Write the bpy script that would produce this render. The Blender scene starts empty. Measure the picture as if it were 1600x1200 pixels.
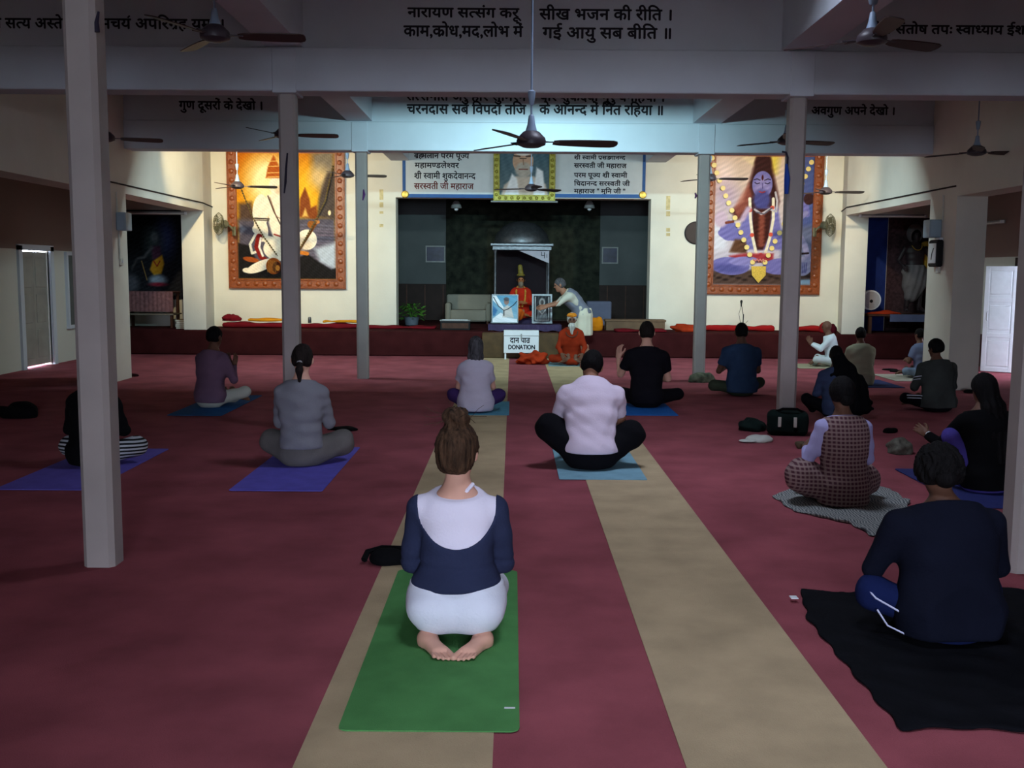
import bpy, math, random
import numpy as np
from mathutils import Matrix, Vector

random.seed(7)
RNG = np.random.default_rng(7)
SC = bpy.context.scene
COL = SC.collection

# ------------------------------------------------------------------ camera
FPX, CAMH = 1600.0, 1.6
PITCH, ROLL = math.atan(176 / FPX), math.radians(0.4)
cam = bpy.data.cameras.new('camera')
cam.sensor_width = 36.0
cam.lens = 36.0 * FPX / 1600.0
cam.clip_start = 0.05
camo = bpy.data.objects.new('camera', cam)
COL.objects.link(camo)
_f = Vector((0, math.cos(PITCH), -math.sin(PITCH)))
_r = Vector((1, 0, 0))
_u = _r.cross(_f)
_r2 = _r * math.cos(ROLL) + _u * math.sin(ROLL)
_u2 = _u * math.cos(ROLL) - _r * math.sin(ROLL)
_m = Matrix((_r2, _u2, -_f)).transposed().to_4x4()
_m.translation = (0, 0, CAMH)
camo.matrix_world = _m
SC.camera = camo

# measuring helpers: where a sight line of the photograph meets a plane of the hall
_R, _U, _W = np.array(_r2), np.array(_u2), np.array(_f)
_C = np.array([0, 0, CAMH])
def _ray(x, y): return _W + _R * (x - 800) / FPX - _U * (y - 600) / FPX
def onfloor(x, y, z=0.0):
    d = _ray(x, y); return _C + d * ((z - CAMH) / d[2])
def atY(x, y, Y):
    d = _ray(x, y); return _C + d * (Y / d[1])
def atX(x, y, X):
    d = _ray(x, y); return _C + d * (X / d[0])

# ------------------------------------------------------------------ light
SC.view_settings.view_transform = 'Standard'
SC.view_settings.look = 'None'
SC.view_settings.gamma = 1.0
SC.view_settings.use_curve_mapping = False
SC.view_settings.exposure = 0.0
SC.cycles.caustics_reflective = False
SC.cycles.caustics_refractive = False

world = bpy.data.worlds.new('sky')
SC.world = world
world.use_nodes = True
_bg = world.node_tree.nodes['Background']
_bg.inputs['Color'].default_value = (0.72, 0.80, 1.0, 1)      # overcast daylight outside the hall
_bg.inputs['Strength'].default_value = 37.0

def area(name, loc, rot, sx, sy, power, color, spread=180):
    l = bpy.data.lights.new(name, 'AREA')
    l.shape = 'RECTANGLE'; l.size = sx; l.size_y = sy
    l.energy = power; l.color = color; l.spread = math.radians(spread)
    o = bpy.data.objects.new(name, l); COL.objects.link(o)
    o.location = loc; o.rotation_euler = rot
    return o
def spot(name, loc, target, power, color, angle=80, blend=0.6, rad=0.06):
    l = bpy.data.lights.new(name, 'SPOT')
    l.energy = power; l.color = color; l.spot_size = math.radians(angle); l.spot_blend = blend; l.shadow_soft_size = rad
    o = bpy.data.objects.new(name, l); COL.objects.link(o)
    o.location = loc
    o.rotation_euler = (Vector(target) - Vector(loc)).to_track_quat('-Z', 'Y').to_euler()
    return o
def portal(name, loc, rot, sx, sy):
    o = area(name, loc, rot, sx, sy, 1.0, (1, 1, 1)); o.data.cycles.is_portal = True; return o
_h = math.pi / 2
portal('doorway_portal', (0.3, -8.0, 1.65), (_h, 0, 0), 2.8, 3.3)
portal('skylight_portal', (0.9, 3.0, 6.5), (0, 0, 0), 1.2, 1.3)
portal('second_skylight_portal', (1.25, 7.9, 5.4), (0, 0, 0), 1.3, 1.0)
portal('side_door_portal', (8.3, 16.14, 0.9), (0, _h, 0), 1.8, 1.08)

# ------------------------------------------------------------------ materials
def lin(c):
    c = np.asarray(c, float) / 255.0
    return np.where(c <= 0.04045, c / 12.92, ((c + 0.055) / 1.055) ** 2.4)
def rgba(c): return tuple(float(v) for v in lin(c)) + (1.0,)
MATS = {}
def mat(name, color, rough=0.8, metal=0.0, var=0.12, vscale=8.0, bump=0.0, bscale=60.0, spec=0.3, stretch=(1, 1, 1), var2=None, coords='Object', sheen=0.0):
    """plain surface with a noise variation in its colour and a fine relief"""
    if name in MATS: return MATS[name]
    m = bpy.data.materials.new(name); m.use_nodes = True
    nt = m.node_tree; b = nt.nodes['Principled BSDF']
    b.inputs['Roughness'].default_value = rough
    b.inputs['Metallic'].default_value = metal
    b.inputs['Specular IOR Level'].default_value = spec
    if sheen: b.inputs['Sheen Weight'].default_value = sheen
    tc = nt.nodes.new('ShaderNodeTexCoord')
    mp = nt.nodes.new('ShaderNodeMapping'); mp.inputs['Scale'].default_value = stretch
    nt.links.new(tc.outputs[coords], mp.inputs['Vector'])
    n = nt.nodes.new('ShaderNodeTexNoise'); n.inputs['Scale'].default_value = vscale; n.inputs['Detail'].default_value = 5
    nt.links.new(mp.outputs['Vector'], n.inputs['Vector'])
    r = nt.nodes.new('ShaderNodeValToRGB')
    c = np.array(lin(color)); c2 = np.array(lin(var2)) if var2 is not None else c * (1 + var)
    lo = c * (1 - var)
    r.color_ramp.elements[0].position = 0.3; r.color_ramp.elements[1].position = 0.7
    r.color_ramp.elements[0].color = tuple(np.clip(lo, 0, 1)) + (1,)
    r.color_ramp.elements[1].color = tuple(np.clip(c2, 0, 1)) + (1,)
    nt.links.new(n.outputs['Fac'], r.inputs['Fac'])
    nt.links.new(r.outputs['Color'], b.inputs['Base Color'])
    if bump:
        n2 = nt.nodes.new('ShaderNodeTexNoise'); n2.inputs['Scale'].default_value = bscale; n2.inputs['Detail'].default_value = 3
        nt.links.new(mp.outputs['Vector'], n2.inputs['Vector'])
        bp = nt.nodes.new('ShaderNodeBump'); bp.inputs['Strength'].default_value = bump; bp.inputs['Distance'].default_value = 0.01
        nt.links.new(n2.outputs['Fac'], bp.inputs['Height'])
        nt.links.new(bp.outputs['Normal'], b.inputs['Normal'])
    MATS[name] = m
    return m
def stripe_mat(name, c1, c2, scale, axis='Z', rough=0.85, duty=0.5, check=False, c3=None, axis2='X', distort=0.6):
    if name in MATS: return MATS[name]
    m = bpy.data.materials.new(name); m.use_nodes = True
    nt = m.node_tree; b = nt.nodes['Principled BSDF']; b.inputs['Roughness'].default_value = rough
    b.inputs['Specular IOR Level'].default_value = 0.2
    tc = nt.nodes.new('ShaderNodeTexCoord')
    def wave(ax):
        w = nt.nodes.new('ShaderNodeTexWave'); w.wave_type = 'BANDS'; w.bands_direction = ax
        w.inputs['Scale'].default_value = scale; w.inputs['Distortion'].default_value = distort; w.inputs['Detail'].default_value = 1.0
        nt.links.new(tc.outputs['Object'], w.inputs['Vector'])
        r = nt.nodes.new('ShaderNodeValToRGB'); r.color_ramp.elements[0].position = duty - 0.06; r.color_ramp.elements[1].position = duty + 0.06
        nt.links.new(w.outputs['Fac'], r.inputs['Fac'])
        return r
    r = wave(axis)
    if not check:
        r.color_ramp.elements[0].color = rgba(c1); r.color_ramp.elements[1].color = rgba(c2)
        nt.links.new(r.outputs['Color'], b.inputs['Base Color'])
    else:
        r2 = wave(axis2)
        mx = nt.nodes.new('ShaderNodeMix'); mx.data_type = 'RGBA'
        mx.inputs[6].default_value = rgba(c1); mx.inputs[7].default_value = rgba(c2)
        nt.links.new(r.outputs['Color'], mx.inputs[0])
        mx2 = nt.nodes.new('ShaderNodeMix'); mx2.data_type = 'RGBA'
        mx2.inputs[7].default_value = rgba(c3 if c3 is not None else c2)
        ml = nt.nodes.new('ShaderNodeMath'); ml.operation = 'MULTIPLY'; ml.inputs[1].default_value = 0.6
        nt.links.new(r2.outputs['Color'], ml.inputs[0])
        nt.links.new(ml.outputs[0], mx2.inputs[0])
        nt.links.new(mx.outputs[2], mx2.inputs[6])
        nt.links.new(mx2.outputs[2], b.inputs['Base Color'])
    MATS[name] = m
    return m
def vcol_mat(name, rough=0.6, spec=0.3):
    if name in MATS: return MATS[name]
    m = bpy.data.materials.new(name); m.use_nodes = True
    nt = m.node_tree; b = nt.nodes['Principled BSDF']; b.inputs['Roughness'].default_value = rough
    b.inputs['Specular IOR Level'].default_value = spec
    a = nt.nodes.new('ShaderNodeVertexColor'); a.layer_name = 'print'
    nt.links.new(a.outputs['Color'], b.inputs['Base Color'])
    MATS[name] = m
    return m
def emit_mat(name, color, strength):
    if name in MATS: return MATS[name]
    m = bpy.data.materials.new(name); m.use_nodes = True
    b = m.node_tree.nodes['Principled BSDF']
    b.inputs['Base Color'].default_value = (0.8, 0.8, 0.8, 1)
    b.inputs['Emission Color'].default_value = rgba(color); b.inputs['Emission Strength'].default_value = strength
    MATS[name] = m
    return m
def glass_mat(name='pane glass'):
    if name in MATS: return MATS[name]
    m = bpy.data.materials.new(name); m.use_nodes = True
    b = m.node_tree.nodes['Principled BSDF']
    b.inputs['Roughness'].default_value = 0.03; b.inputs['Transmission Weight'].default_value = 1.0
    b.inputs['IOR'].default_value = 1.1
    MATS[name] = m
    return m

# ------------------------------------------------------------------ objects
def tag(o, label=None, cat=None, group=None, kind=None):
    if label: o['label'] = label
    if cat: o['category'] = cat
    if group: o['group'] = group
    if kind: o['kind'] = kind
    return o
def link(name, me, material=None, parent=None, smooth=False):
    o = bpy.data.objects.new(name, me); COL.objects.link(o)
    if material is not None:
        me.materials.clear() if len(me.materials) else None
        me.materials.append(material)
    if parent is not None: o.parent = parent
    if smooth and len(me.polygons): me.polygons.foreach_set('use_smooth', np.ones(len(me.polygons), bool))
    return o
def empty(name, loc, rz=0.0, label=None, cat=None, group=None, kind=None):
    o = bpy.data.objects.new(name, None); COL.objects.link(o)
    o.location = tuple(loc); o.rotation_euler = (0, 0, rz); o.empty_display_size = 0.1
    return tag(o, label, cat, group, kind)
class MB:
    """collects simple shapes for one mesh"""
    def __init__(s): s.v = []; s.f = []
    def add(s, vs, fs):
        n = len(s.v); s.v += [tuple(map(float, v)) for v in vs]; s.f += [tuple(i + n for i in f) for f in fs]; return s
    def box(s, x0, x1, y0, y1, z0, z1, bev=0.0):
        if bev <= 0:
            vs = [(x, y, z) for z in (z0, z1) for y in (y0, y1) for x in (x0, x1)]
            return s.add(vs, [(0, 2, 3, 1), (4, 5, 7, 6), (0, 1, 5, 4), (2, 6, 7, 3), (0, 4, 6, 2), (1, 3, 7, 5)])
        b = min(bev, (x1 - x0) * .49, (y1 - y0) * .49, (z1 - z0) * .49)
        vs = []; idx = {}
        X, Y, Z = (x0, x1), (y0, y1), (z0, z1)
        for i in (0, 1):
            for j in (0, 1):
                for k in (0, 1):
                    sx, sy, sz = (1 if i == 0 else -1), (1 if j == 0 else -1), (1 if k == 0 else -1)
                    for a in range(3):
                        p = [X[i] + sx * b, Y[j] + sy * b, Z[k] + sz * b]
                        p[a] = (X[i], Y[j], Z[k])[a]
                        idx[i, j, k, a] = len(vs); vs.append(p)
        fs = []
        q = [(0, 0), (1, 0), (1, 1), (0, 1)]
        for a in range(3):
            for e in (0, 1):
                fs.append([idx[tuple((e if t == a else (u[0] if t == (a + 1) % 3 else u[1])) for t in range(3)) + (a,)] for u in q])
        for a in range(3):
            b1, b2 = (a + 1) % 3, (a + 2) % 3
            for u in (0, 1):
                for w in (0, 1):
                    k0 = [0, 0, 0]; k0[b1] = u; k0[b2] = w; k1 = list(k0); k1[a] = 1
                    fs.append([idx[tuple(k0) + (b1,)], idx[tuple(k1) + (b1,)], idx[tuple(k1) + (b2,)], idx[tuple(k0) + (b2,)]])
        for i in (0, 1):
            for j in (0, 1):
                for k in (0, 1): fs.append([idx[i, j, k, 0], idx[i, j, k, 1], idx[i, j, k, 2]])
        return s.add(vs, fs)
    def prism(s, poly, z0, z1):
        n = len(poly)
        vs = [(x, y, z0) for x, y in poly] + [(x, y, z1) for x, y in poly]
        return s.add(vs, [tuple(range(n - 1, -1, -1)), tuple(range(n, 2 * n))] + [(i, (i + 1) % n, n + (i + 1) % n, n + i) for i in range(n)])
    def tube(s, pts, rad, n=8, cap=True):
        pts = [np.array(p, float) for p in pts]
        rad = [rad] * len(pts) if np.isscalar(rad) else rad
        rings = []; ref = None
        for i, p in enumerate(pts):
            t = pts[min(i + 1, len(pts) - 1)] - pts[max(i - 1, 0)]; t = t / (np.linalg.norm(t) + 1e-9)
            if ref is None:
                ref = np.array([0, 0, 1.0]) if abs(t[2]) < .9 else np.array([1.0, 0, 0])
            u = ref - t * (ref @ t); u /= np.linalg.norm(u) + 1e-9; ref = u
            w = np.cross(t, u)
            rings.append([p + rad[i] * (math.cos(a) * u + math.sin(a) * w) for a in np.linspace(0, 2 * math.pi, n, endpoint=False)])
        vs = [v for r in rings for v in r]
        fs = [(i * n + k, i * n + (k + 1) % n, (i + 1) * n + (k + 1) % n, (i + 1) * n + k) for i in range(len(pts) - 1) for k in range(n)]
        if cap: fs += [tuple(range(n - 1, -1, -1)), tuple(range((len(pts) - 1) * n, len(pts) * n))]
        return s.add(vs, fs)
    def lathe(s, prof, n=20, c=(0, 0, 0), axis='Z'):
        vs = []
        for r, h in prof:
            for a in np.linspace(0, 2 * math.pi, n, endpoint=False):
                p = (r * math.cos(a), r * math.sin(a), h)
                if axis == 'Y': p = (p[0], h, p[1])
                if axis == 'X': p = (h, p[0], p[1])
                vs.append((p[0] + c[0], p[1] + c[1], p[2] + c[2]))
        m = len(prof)
        fs = [(i * n + k, i * n + (k + 1) % n, (i + 1) * n + (k + 1) % n, (i + 1) * n + k) for i in range(m - 1) for k in range(n)]
        fs += [tuple(range(n - 1, -1, -1)), tuple(range((m - 1) * n, m * n))]
        return s.add(vs, fs)
    def build(s, name, material=None, parent=None, smooth=False):
        me = bpy.data.meshes.new(name); me.from_pydata(s.v, [], s.f); me.validate()
        import bmesh
        bm = bmesh.new(); bm.from_mesh(me); bmesh.ops.recalc_face_normals(bm, faces=bm.faces[:]); bm.to_mesh(me); bm.free()
        o = link(name, me, material, parent, smooth)
        if smooth:
            try: me.set_sharp_from_angle(angle=math.radians(40))
            except Exception: pass
        return o
def clone(o, parent=None, label=None):
    c = o.copy(); COL.objects.link(c)
    if parent is not None: c.parent = parent
    if label: c['label'] = label
    for ch in list(o.children): clone(ch, c)
    return c

# ------------------------------------------------------------------ implicit surfaces (bodies, cloth, heaps)
def smin(a, b, k):
    if k <= 0: return np.minimum(a, b)
    h = np.clip(0.5 + 0.5 * (b - a) / k, 0, 1)
    return b * (1 - h) + a * h - k * h * (1 - h)
def smax(a, b, k): return -smin(-a, -b, k)
def rc(p, a, b, ra, rb):
    a = np.asarray(a, np.float32); b = np.asarray(b, np.float32); ba = b - a
    q = p - a
    t = np.clip((q @ ba) / (ba @ ba + 1e-9), 0, 1)
    return np.linalg.norm(q - t[..., None] * ba, axis=-1) - (ra + (rb - ra) * t)
def chain(p, pts, rad, k=0.0):
    d = None
    for i in range(len(pts) - 1):
        e = rc(p, pts[i], pts[i + 1], rad[i], rad[i + 1]); d = e if d is None else smin(d, e, k)
    return d
def ell(p, c, r, rot=None):
    q = p - np.asarray(c, np.float32)
    if rot is not None: q = q @ np.asarray(rot, np.float32)
    r = np.asarray(r, np.float32)
    k0 = np.linalg.norm(q / r, axis=-1); k1 = np.linalg.norm(q / (r * r), axis=-1) + 1e-6
    return k0 * (k0 - 1) / k1
def rbox(p, c, h, r, rot=None):
    q = p - np.asarray(c, np.float32)
    if rot is not None: q = q @ np.asarray(rot, np.float32)
    q = np.abs(q) - (np.asarray(h, np.float32) - r)
    return np.linalg.norm(np.maximum(q, 0), axis=-1) + np.minimum(q.max(-1), 0) - r
def loft(p, st, ex=(1, 0, 0), k=0.03):
    """elliptic sections (x,y,z,a,b) strung along a polyline"""
    ex = np.asarray(ex, np.float32); d = None
    for i in range(len(st) - 1):
        a = np.array(st[i][:3], np.float32); b = np.array(st[i + 1][:3], np.float32); ba = b - a; L = np.linalg.norm(ba) + 1e-9; ez = ba / L
        e1 = ex - ez * (ex @ ez); e1 /= np.linalg.norm(e1); e2 = np.cross(ez, e1)
        q = p - a
        t = np.clip((q @ ez) / L, 0, 1)
        A = st[i][3] + (st[i + 1][3] - st[i][3]) * t; B = st[i][4] + (st[i + 1][4] - st[i][4]) * t
        o = q - t[..., None] * ba
        m = np.minimum(A, B)
        rr = np.sqrt(((o @ e1) / A) ** 2 + ((o @ e2) / B) ** 2 + ((o @ ez) / (m * .8)) ** 2)
        e = (rr - 1) * m
        d = e if d is None else smin(d, e, k)
    return d
def wrinkle(p, amp, f=1.0, seed=0):
    r = np.random.default_rng(seed); d = 0
    for i in range(5):
        k = r.normal(size=3) * np.array([14, 14, 26]) * f; ph = r.uniform(0, 6.28); k2 = r.normal(size=3) * 9 * f
        d = d + np.sin(p @ k.astype(np.float32) + ph + 1.3 * np.sin(p @ k2.astype(np.float32)))
    return d * amp / 3.0
def surf(fn, lo, hi, h):
    """surface nets over a grid: vertices and quads of fn = 0"""
    lo = np.asarray(lo, float); hi = np.asarray(hi, float)
    n = np.maximum(np.ceil((hi - lo) / h).astype(int) + 1, 3)
    ax = [lo[i] + h * np.arange(n[i]) for i in range(3)]
    n = (np.ceil((n - 1) / 4).astype(int) * 4) + 1                      # whole coarse blocks of 4 cells
    ax = [(lo[i] + h * np.arange(n[i])).astype(np.float32) for i in range(3)]
    Pc = np.stack(np.meshgrid(*[a[::4] for a in ax], indexing='ij'), -1)
    Dc = fn(Pc).astype(np.float32)
    nb = np.array(Dc.shape) - 1
    cs = [Dc[i:nb[0] + i, j:nb[1] + j, k:nb[2] + k] for i in (0, 1) for j in (0, 1) for k in (0, 1)]
    mn = np.minimum.reduce([np.abs(c) for c in cs])
    near = mn < h * 4 * 1.25
    D = np.repeat(np.repeat(np.repeat(np.pad(cs[0], ((0, 1),) * 3, mode='edge'), 4, 0), 4, 1), 4, 2)[:n[0], :n[1], :n[2]].copy()
    fine = np.zeros(n, bool)
    nz = np.repeat(np.repeat(np.repeat(near, 4, 0), 4, 1), 4, 2)
    for i in (0, 1):
        for j in (0, 1):
            for k in (0, 1): fine[i:n[0] - 1 + i, j:n[1] - 1 + j, k:n[2] - 1 + k] |= nz
    ix = np.argwhere(fine)
    if len(ix):
        Pf = np.stack([ax[0][ix[:, 0]], ax[1][ix[:, 1]], ax[2][ix[:, 2]]], -1)
        D[fine] = fn(Pf).astype(np.float32)
    D[0], D[-1], D[:, 0], D[:, -1], D[:, :, 0], D[:, :, -1] = [np.maximum(x, 1e-4) for x in (D[0], D[-1], D[:, 0], D[:, -1], D[:, :, 0], D[:, :, -1])]
    S = D < 0
    c = [S[i:n[0] - 1 + i, j:n[1] - 1 + j, k:n[2] - 1 + k] for i in (0, 1) for j in (0, 1) for k in (0, 1)]
    tot = sum(x.astype(np.int8) for x in c)
    act = (tot > 0) & (tot < 8)
    if not act.any(): return np.zeros((0, 3)), np.zeros((0, 4), int)
    I = np.argwhere(act)
    vid = -np.ones(act.shape, int); vid[act] = np.arange(len(I))
    off = np.array([(i, j, k) for i in (0, 1) for j in (0, 1) for k in (0, 1)])
    vals = np.stack([D[I[:, 0] + o[0], I[:, 1] + o[1], I[:, 2] + o[2]] for o in off], 1)
    acc = np.zeros((len(I), 3)); cnt = np.zeros(len(I))
    for a in range(8):
        for b in range(a + 1, 8):
            if np.abs(off[a] - off[b]).sum() != 1: continue
            va, vb = vals[:, a], vals[:, b]
            m = (va < 0) != (vb < 0)
            t = np.where(m, va / np.where(m, va - vb, 1), 0)
            pt = off[a] + t[:, None] * (off[b] - off[a])
            acc += np.where(m[:, None], pt, 0); cnt += m
    V = lo + h * (I + acc / cnt[:, None])
    Q = []
    for a in range(3):
        b, c2 = (a + 1) % 3, (a + 2) % 3
        s0 = [slice(0, n[0]), slice(0, n[1]), slice(0, n[2])]; s1 = list(s0)
        s0[a] = slice(0, n[a] - 1); s1[a] = slice(1, n[a])
        for ax2 in (b, c2):
            s0[ax2] = slice(1, n[ax2] - 1); s1[ax2] = slice(1, n[ax2] - 1)
        A, B = S[tuple(s0)], S[tuple(s1)]
        E = np.argwhere(A != B)
        if len(E) == 0: continue
        flip = A[E[:, 0], E[:, 1], E[:, 2]]
        base = E.copy(); base[:, b] += 1; base[:, c2] += 1
        def vv(db, dc):
            q = base.copy(); q[:, b] -= db; q[:, c2] -= dc
            return vid[q[:, 0], q[:, 1], q[:, 2]]
        quad = np.stack([vv(1, 1), vv(0, 1), vv(0, 0), vv(1, 0)], 1)
        quad[~flip] = quad[~flip][:, ::-1]
        Q.append(quad)
    return V, np.concatenate(Q)
def np_mesh(name, V, Q):
    me = bpy.data.meshes.new(name)
    me.vertices.add(len(V)); me.vertices.foreach_set('co', np.asarray(V, np.float32).ravel())
    me.loops.add(Q.size); me.loops.foreach_set('vertex_index', Q.ravel().astype(np.int32))
    me.polygons.add(len(Q)); me.polygons.foreach_set('loop_start', np.arange(0, Q.size, 4, dtype=np.int32))
    me.polygons.foreach_set('use_smooth', np.ones(len(Q), bool))
    me.update(calc_edges=True); me.validate()
    return me
def blob(name, fn, lo, hi, h, material, parent=None):
    V, Q = surf(fn, lo, hi, h)
    return link(name, np_mesh(name, V, Q), material, parent)
def merge_vq(parts):
    V = []; Q = []; n = 0
    for v, q in parts:
        if len(v) == 0: continue
        V.append(v); Q.append(q + n); n += len(v)
    return np.concatenate(V), np.concatenate(Q)

# ------------------------------------------------------------------ flat prints: a fine grid coloured vertex by vertex
class Print:
    def __init__(s, x0, x1, y0, y1, res=1.0, bg=(128, 128, 128)):
        s.x0, s.x1, s.y0, s.y1 = x0, x1, y0, y1
        s.w = int((x1 - x0) * res) + 1; s.h = int((y1 - y0) * res) + 1
        s.X, s.Y = np.meshgrid(np.linspace(x0, x1, s.w), np.linspace(y0, y1, s.h))
        s.soft = 0.6 / res
        s.c = np.ones((s.h, s.w, 3)) * np.array(bg, float)
    def put(s, m, col):
        m = np.clip(m, 0, 1)[..., None]; col = np.asarray(col, float)
        s.c = s.c * (1 - m) + col * m
    def cov(s, d, soft=None): return np.clip(0.5 - d / (2 * (soft or s.soft)), 0, 1)
    def ell(s, cx, cy, rx, ry, col, ang=0, soft=None, a=1.0):
        c, n = math.cos(math.radians(ang)), math.sin(math.radians(ang))
        u = (s.X - cx) * c + (s.Y - cy) * n; v = -(s.X - cx) * n + (s.Y - cy) * c
        d = (np.sqrt((u / rx) ** 2 + (v / ry) ** 2) - 1) * min(rx, ry)
        s.put(s.cov(d, soft) * a, col); return s
    def poly(s, pts, col, soft=None, a=1.0):
        pts = np.array(pts, float); d = np.full(s.X.shape, 1e9); ins = np.zeros(s.X.shape, bool)
        for i in range(len(pts)):
            p, q = pts[i], pts[(i + 1) % len(pts)]; e = q - p
            wx, wy = s.X - p[0], s.Y - p[1]
            t = np.clip((wx * e[0] + wy * e[1]) / (e @ e + 1e-9), 0, 1)
            d = np.minimum(d, np.hypot(wx - t * e[0], wy - t * e[1]))
            cr = ((p[1] > s.Y) != (q[1] > s.Y)) & (s.X < (q[0] - p[0]) * (s.Y - p[1]) / (q[1] - p[1] + 1e-12) + p[0])
            ins ^= cr
        s.put(s.cov(np.where(ins, -d, d), soft) * a, col); return s
    def line(s, pts, w, col, soft=None, a=1.0):
        d = np.full(s.X.shape, 1e9); pts = np.array(pts, float)
        ww = np.linspace(w[0], w[1], len(pts)) if not np.isscalar(w) else np.full(len(pts), w)
        for i in range(len(pts) - 1):
            p, e = pts[i], pts[i + 1] - pts[i]
            wx, wy = s.X - p[0], s.Y - p[1]; t = np.clip((wx * e[0] + wy * e[1]) / (e @ e + 1e-9), 0, 1)
            d = np.minimum(d, np.hypot(wx - t * e[0], wy - t * e[1]) - (ww[i] + (ww[i + 1] - ww[i]) * t) / 2)
        s.put(s.cov(d, soft) * a, col); return s
    def grad(s, c_top, c_bot, y0=None, y1=None):
        y0 = s.y0 if y0 is None else y0; y1 = s.y1 if y1 is None else y1
        t = np.clip((s.Y - y0) / (y1 - y0), 0, 1)[..., None]
        m = ((s.Y >= y0) & (s.Y <= y1))
        s.c[m] = (np.array(c_top) * (1 - t) + np.array(c_bot) * t)[m]; return s
    def speck(s, amp, f=0.35, seed=1):
        r = np.random.default_rng(seed); n = 0
        for i in range(7):
            k = r.normal(size=2) * f * (1 + i * .5); n = n + np.sin(s.X * k[0] + s.Y * k[1] + r.uniform(0, 6)) / (1 + .4 * i)
        s.c = np.clip(s.c + (n * amp)[..., None], 0, 255); return s
    def build(s, name, corners, material, parent):
        """corners: world points for top-left, top-right, bottom-left"""
        tl, tr, bl = [np.array(c, float) for c in corners]
        u = (s.X - s.x0) / (s.x1 - s.x0); v = (s.Y - s.y0) / (s.y1 - s.y0)
        V = tl + u[..., None] * (tr - tl) + v[..., None] * (bl - tl)
        i = np.arange(s.h * s.w).reshape(s.h, s.w)
        Q = np.stack([i[1:, :-1], i[1:, 1:], i[:-1, 1:], i[:-1, :-1]], -1).reshape(-1, 4)
        me = np_mesh(name, V.reshape(-1, 3), Q)
        at = me.color_attributes.new('print', 'FLOAT_COLOR', 'POINT')
        c = np.concatenate([lin(np.clip(s.c, 0, 255)), np.ones(s.X.shape + (1,))], -1)
        at.data.foreach_set('color', c.astype(np.float32).ravel())
        return link(name, me, material, parent)

# ------------------------------------------------------------------ lettering
_GLYPH = {}
def glyph(txt):
    """flat triangles of a short run of letters, and its width"""
    if txt in _GLYPH: return _GLYPH[txt]
    cu = bpy.data.curves.new('lettering', 'FONT'); cu.body = txt; cu.size = 1.0; cu.resolution_u = 3
    o = bpy.data.objects.new('lettering', cu); COL.objects.link(o)
    me = bpy.data.meshes.new_from_object(o)
    V = np.array([v.co[:2] for v in me.vertices]).reshape(-1, 2); Fs = [tuple(p.vertices) for p in me.polygons]
    bpy.data.objects.remove(o); bpy.data.curves.remove(cu); bpy.data.meshes.remove(me)
    w = float(V[:, 0].max()) if len(V) else 0.25
    _GLYPH[txt] = (V, Fs, w)
    return _GLYPH[txt]
def clip_right(V, Fs, x):
    out = []
    for f in Fs:
        poly = [V[i] for i in f]; res = []
        for i in range(len(poly)):
            a, b = poly[i], poly[(i + 1) % len(poly)]
            ia, ib = a[0] <= x, b[0] <= x
            if ia: res.append(a)
            if ia != ib: res.append(a + (b - a) * ((x - a[0]) / (b[0] - a[0])))
        if len(res) >= 3: out.append(res)
    VV = []; FF = []
    for r in out:
        FF.append(tuple(range(len(VV), len(VV) + len(r)))); VV += r
    return np.array(VV).reshape(-1, 2), FF
VIR = '\u094d'
MARKS = set('\u0901\u0902\u0903\u093e\u093f\u0940\u0941\u0942\u0943\u0947\u0948\u094b\u094c\u093c')
NOBAR = set('\u0926\u0939\u091b\u091f\u0920\u0921\u0922\u0930\u0919')
def layout(txt):
    """places letters by hand: short i before its consonant, half letters with their stem cut off"""
    V = []; Fs = []; x = 0.0; i = 0
    def put(v, f, dx, w, dy=0.0, sc=1.0):
        nonlocal x
        n = len(V)
        for q in v: V.append((q[0] * sc + x + dx, q[1] * sc + dy))
        for q in f: Fs.append(tuple(k + n for k in q))
        x += w
    while i < len(txt):
        ch = txt[i]
        if ch == ' ': x += 0.27; i += 1; continue
        if not ('\u0900' <= ch <= '\u0963'):
            v, f, w = glyph(ch); put(v, f, 0.0, w + 0.04); i += 1; continue
        cl = [ch]; i += 1; marks = ''
        while i < len(txt):
            if txt[i] == VIR and i + 1 < len(txt): cl.append(txt[i + 1]); i += 2
            elif txt[i] in MARKS: marks += txt[i]; i += 1
            else: break
        if '\u093f' in marks:
            v, f, w = glyph('\u093f'); put(v, f, 0, 0.26 if w > 0.3 else w); marks = marks.replace('\u093f', '')
        reph = len(cl) > 1 and cl[0] == '\u0930'
        if reph: cl = cl[1:]
        rakar = len(cl) > 1 and cl[-1] == '\u0930'
        if rakar: cl = cl[:-1]
        for c in cl[:-1]:
            v, f, w = glyph(c)
            if c in NOBAR: put(*clip_right(v, f, w * .8), 0, w * .72)
            else:
                v2, f2 = clip_right(v, f, w * .67); put(v2, f2, 0, w * .64)
        x0 = x
        v, f, w = glyph(cl[-1] + marks); w = glyph(cl[-1] + ''.join(q for q in marks if q in '\u093e\u0940\u094b\u094c\u0903'))[2]; put(v, f, 0, w)
        if rakar: put(np.array([(0, 0), (.05, -.02), (.27, .2), (.22, .23)]), [(0, 1, 2, 3)], -w * .62, 0, 0.0)
        if reph: put(np.array([(0, 0), (.1, .12), (.16, .08), (.06, -.02)]), [(0, 3, 2, 1)], -0.2, 0, .72)
    return np.array(V), Fs, x
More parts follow.
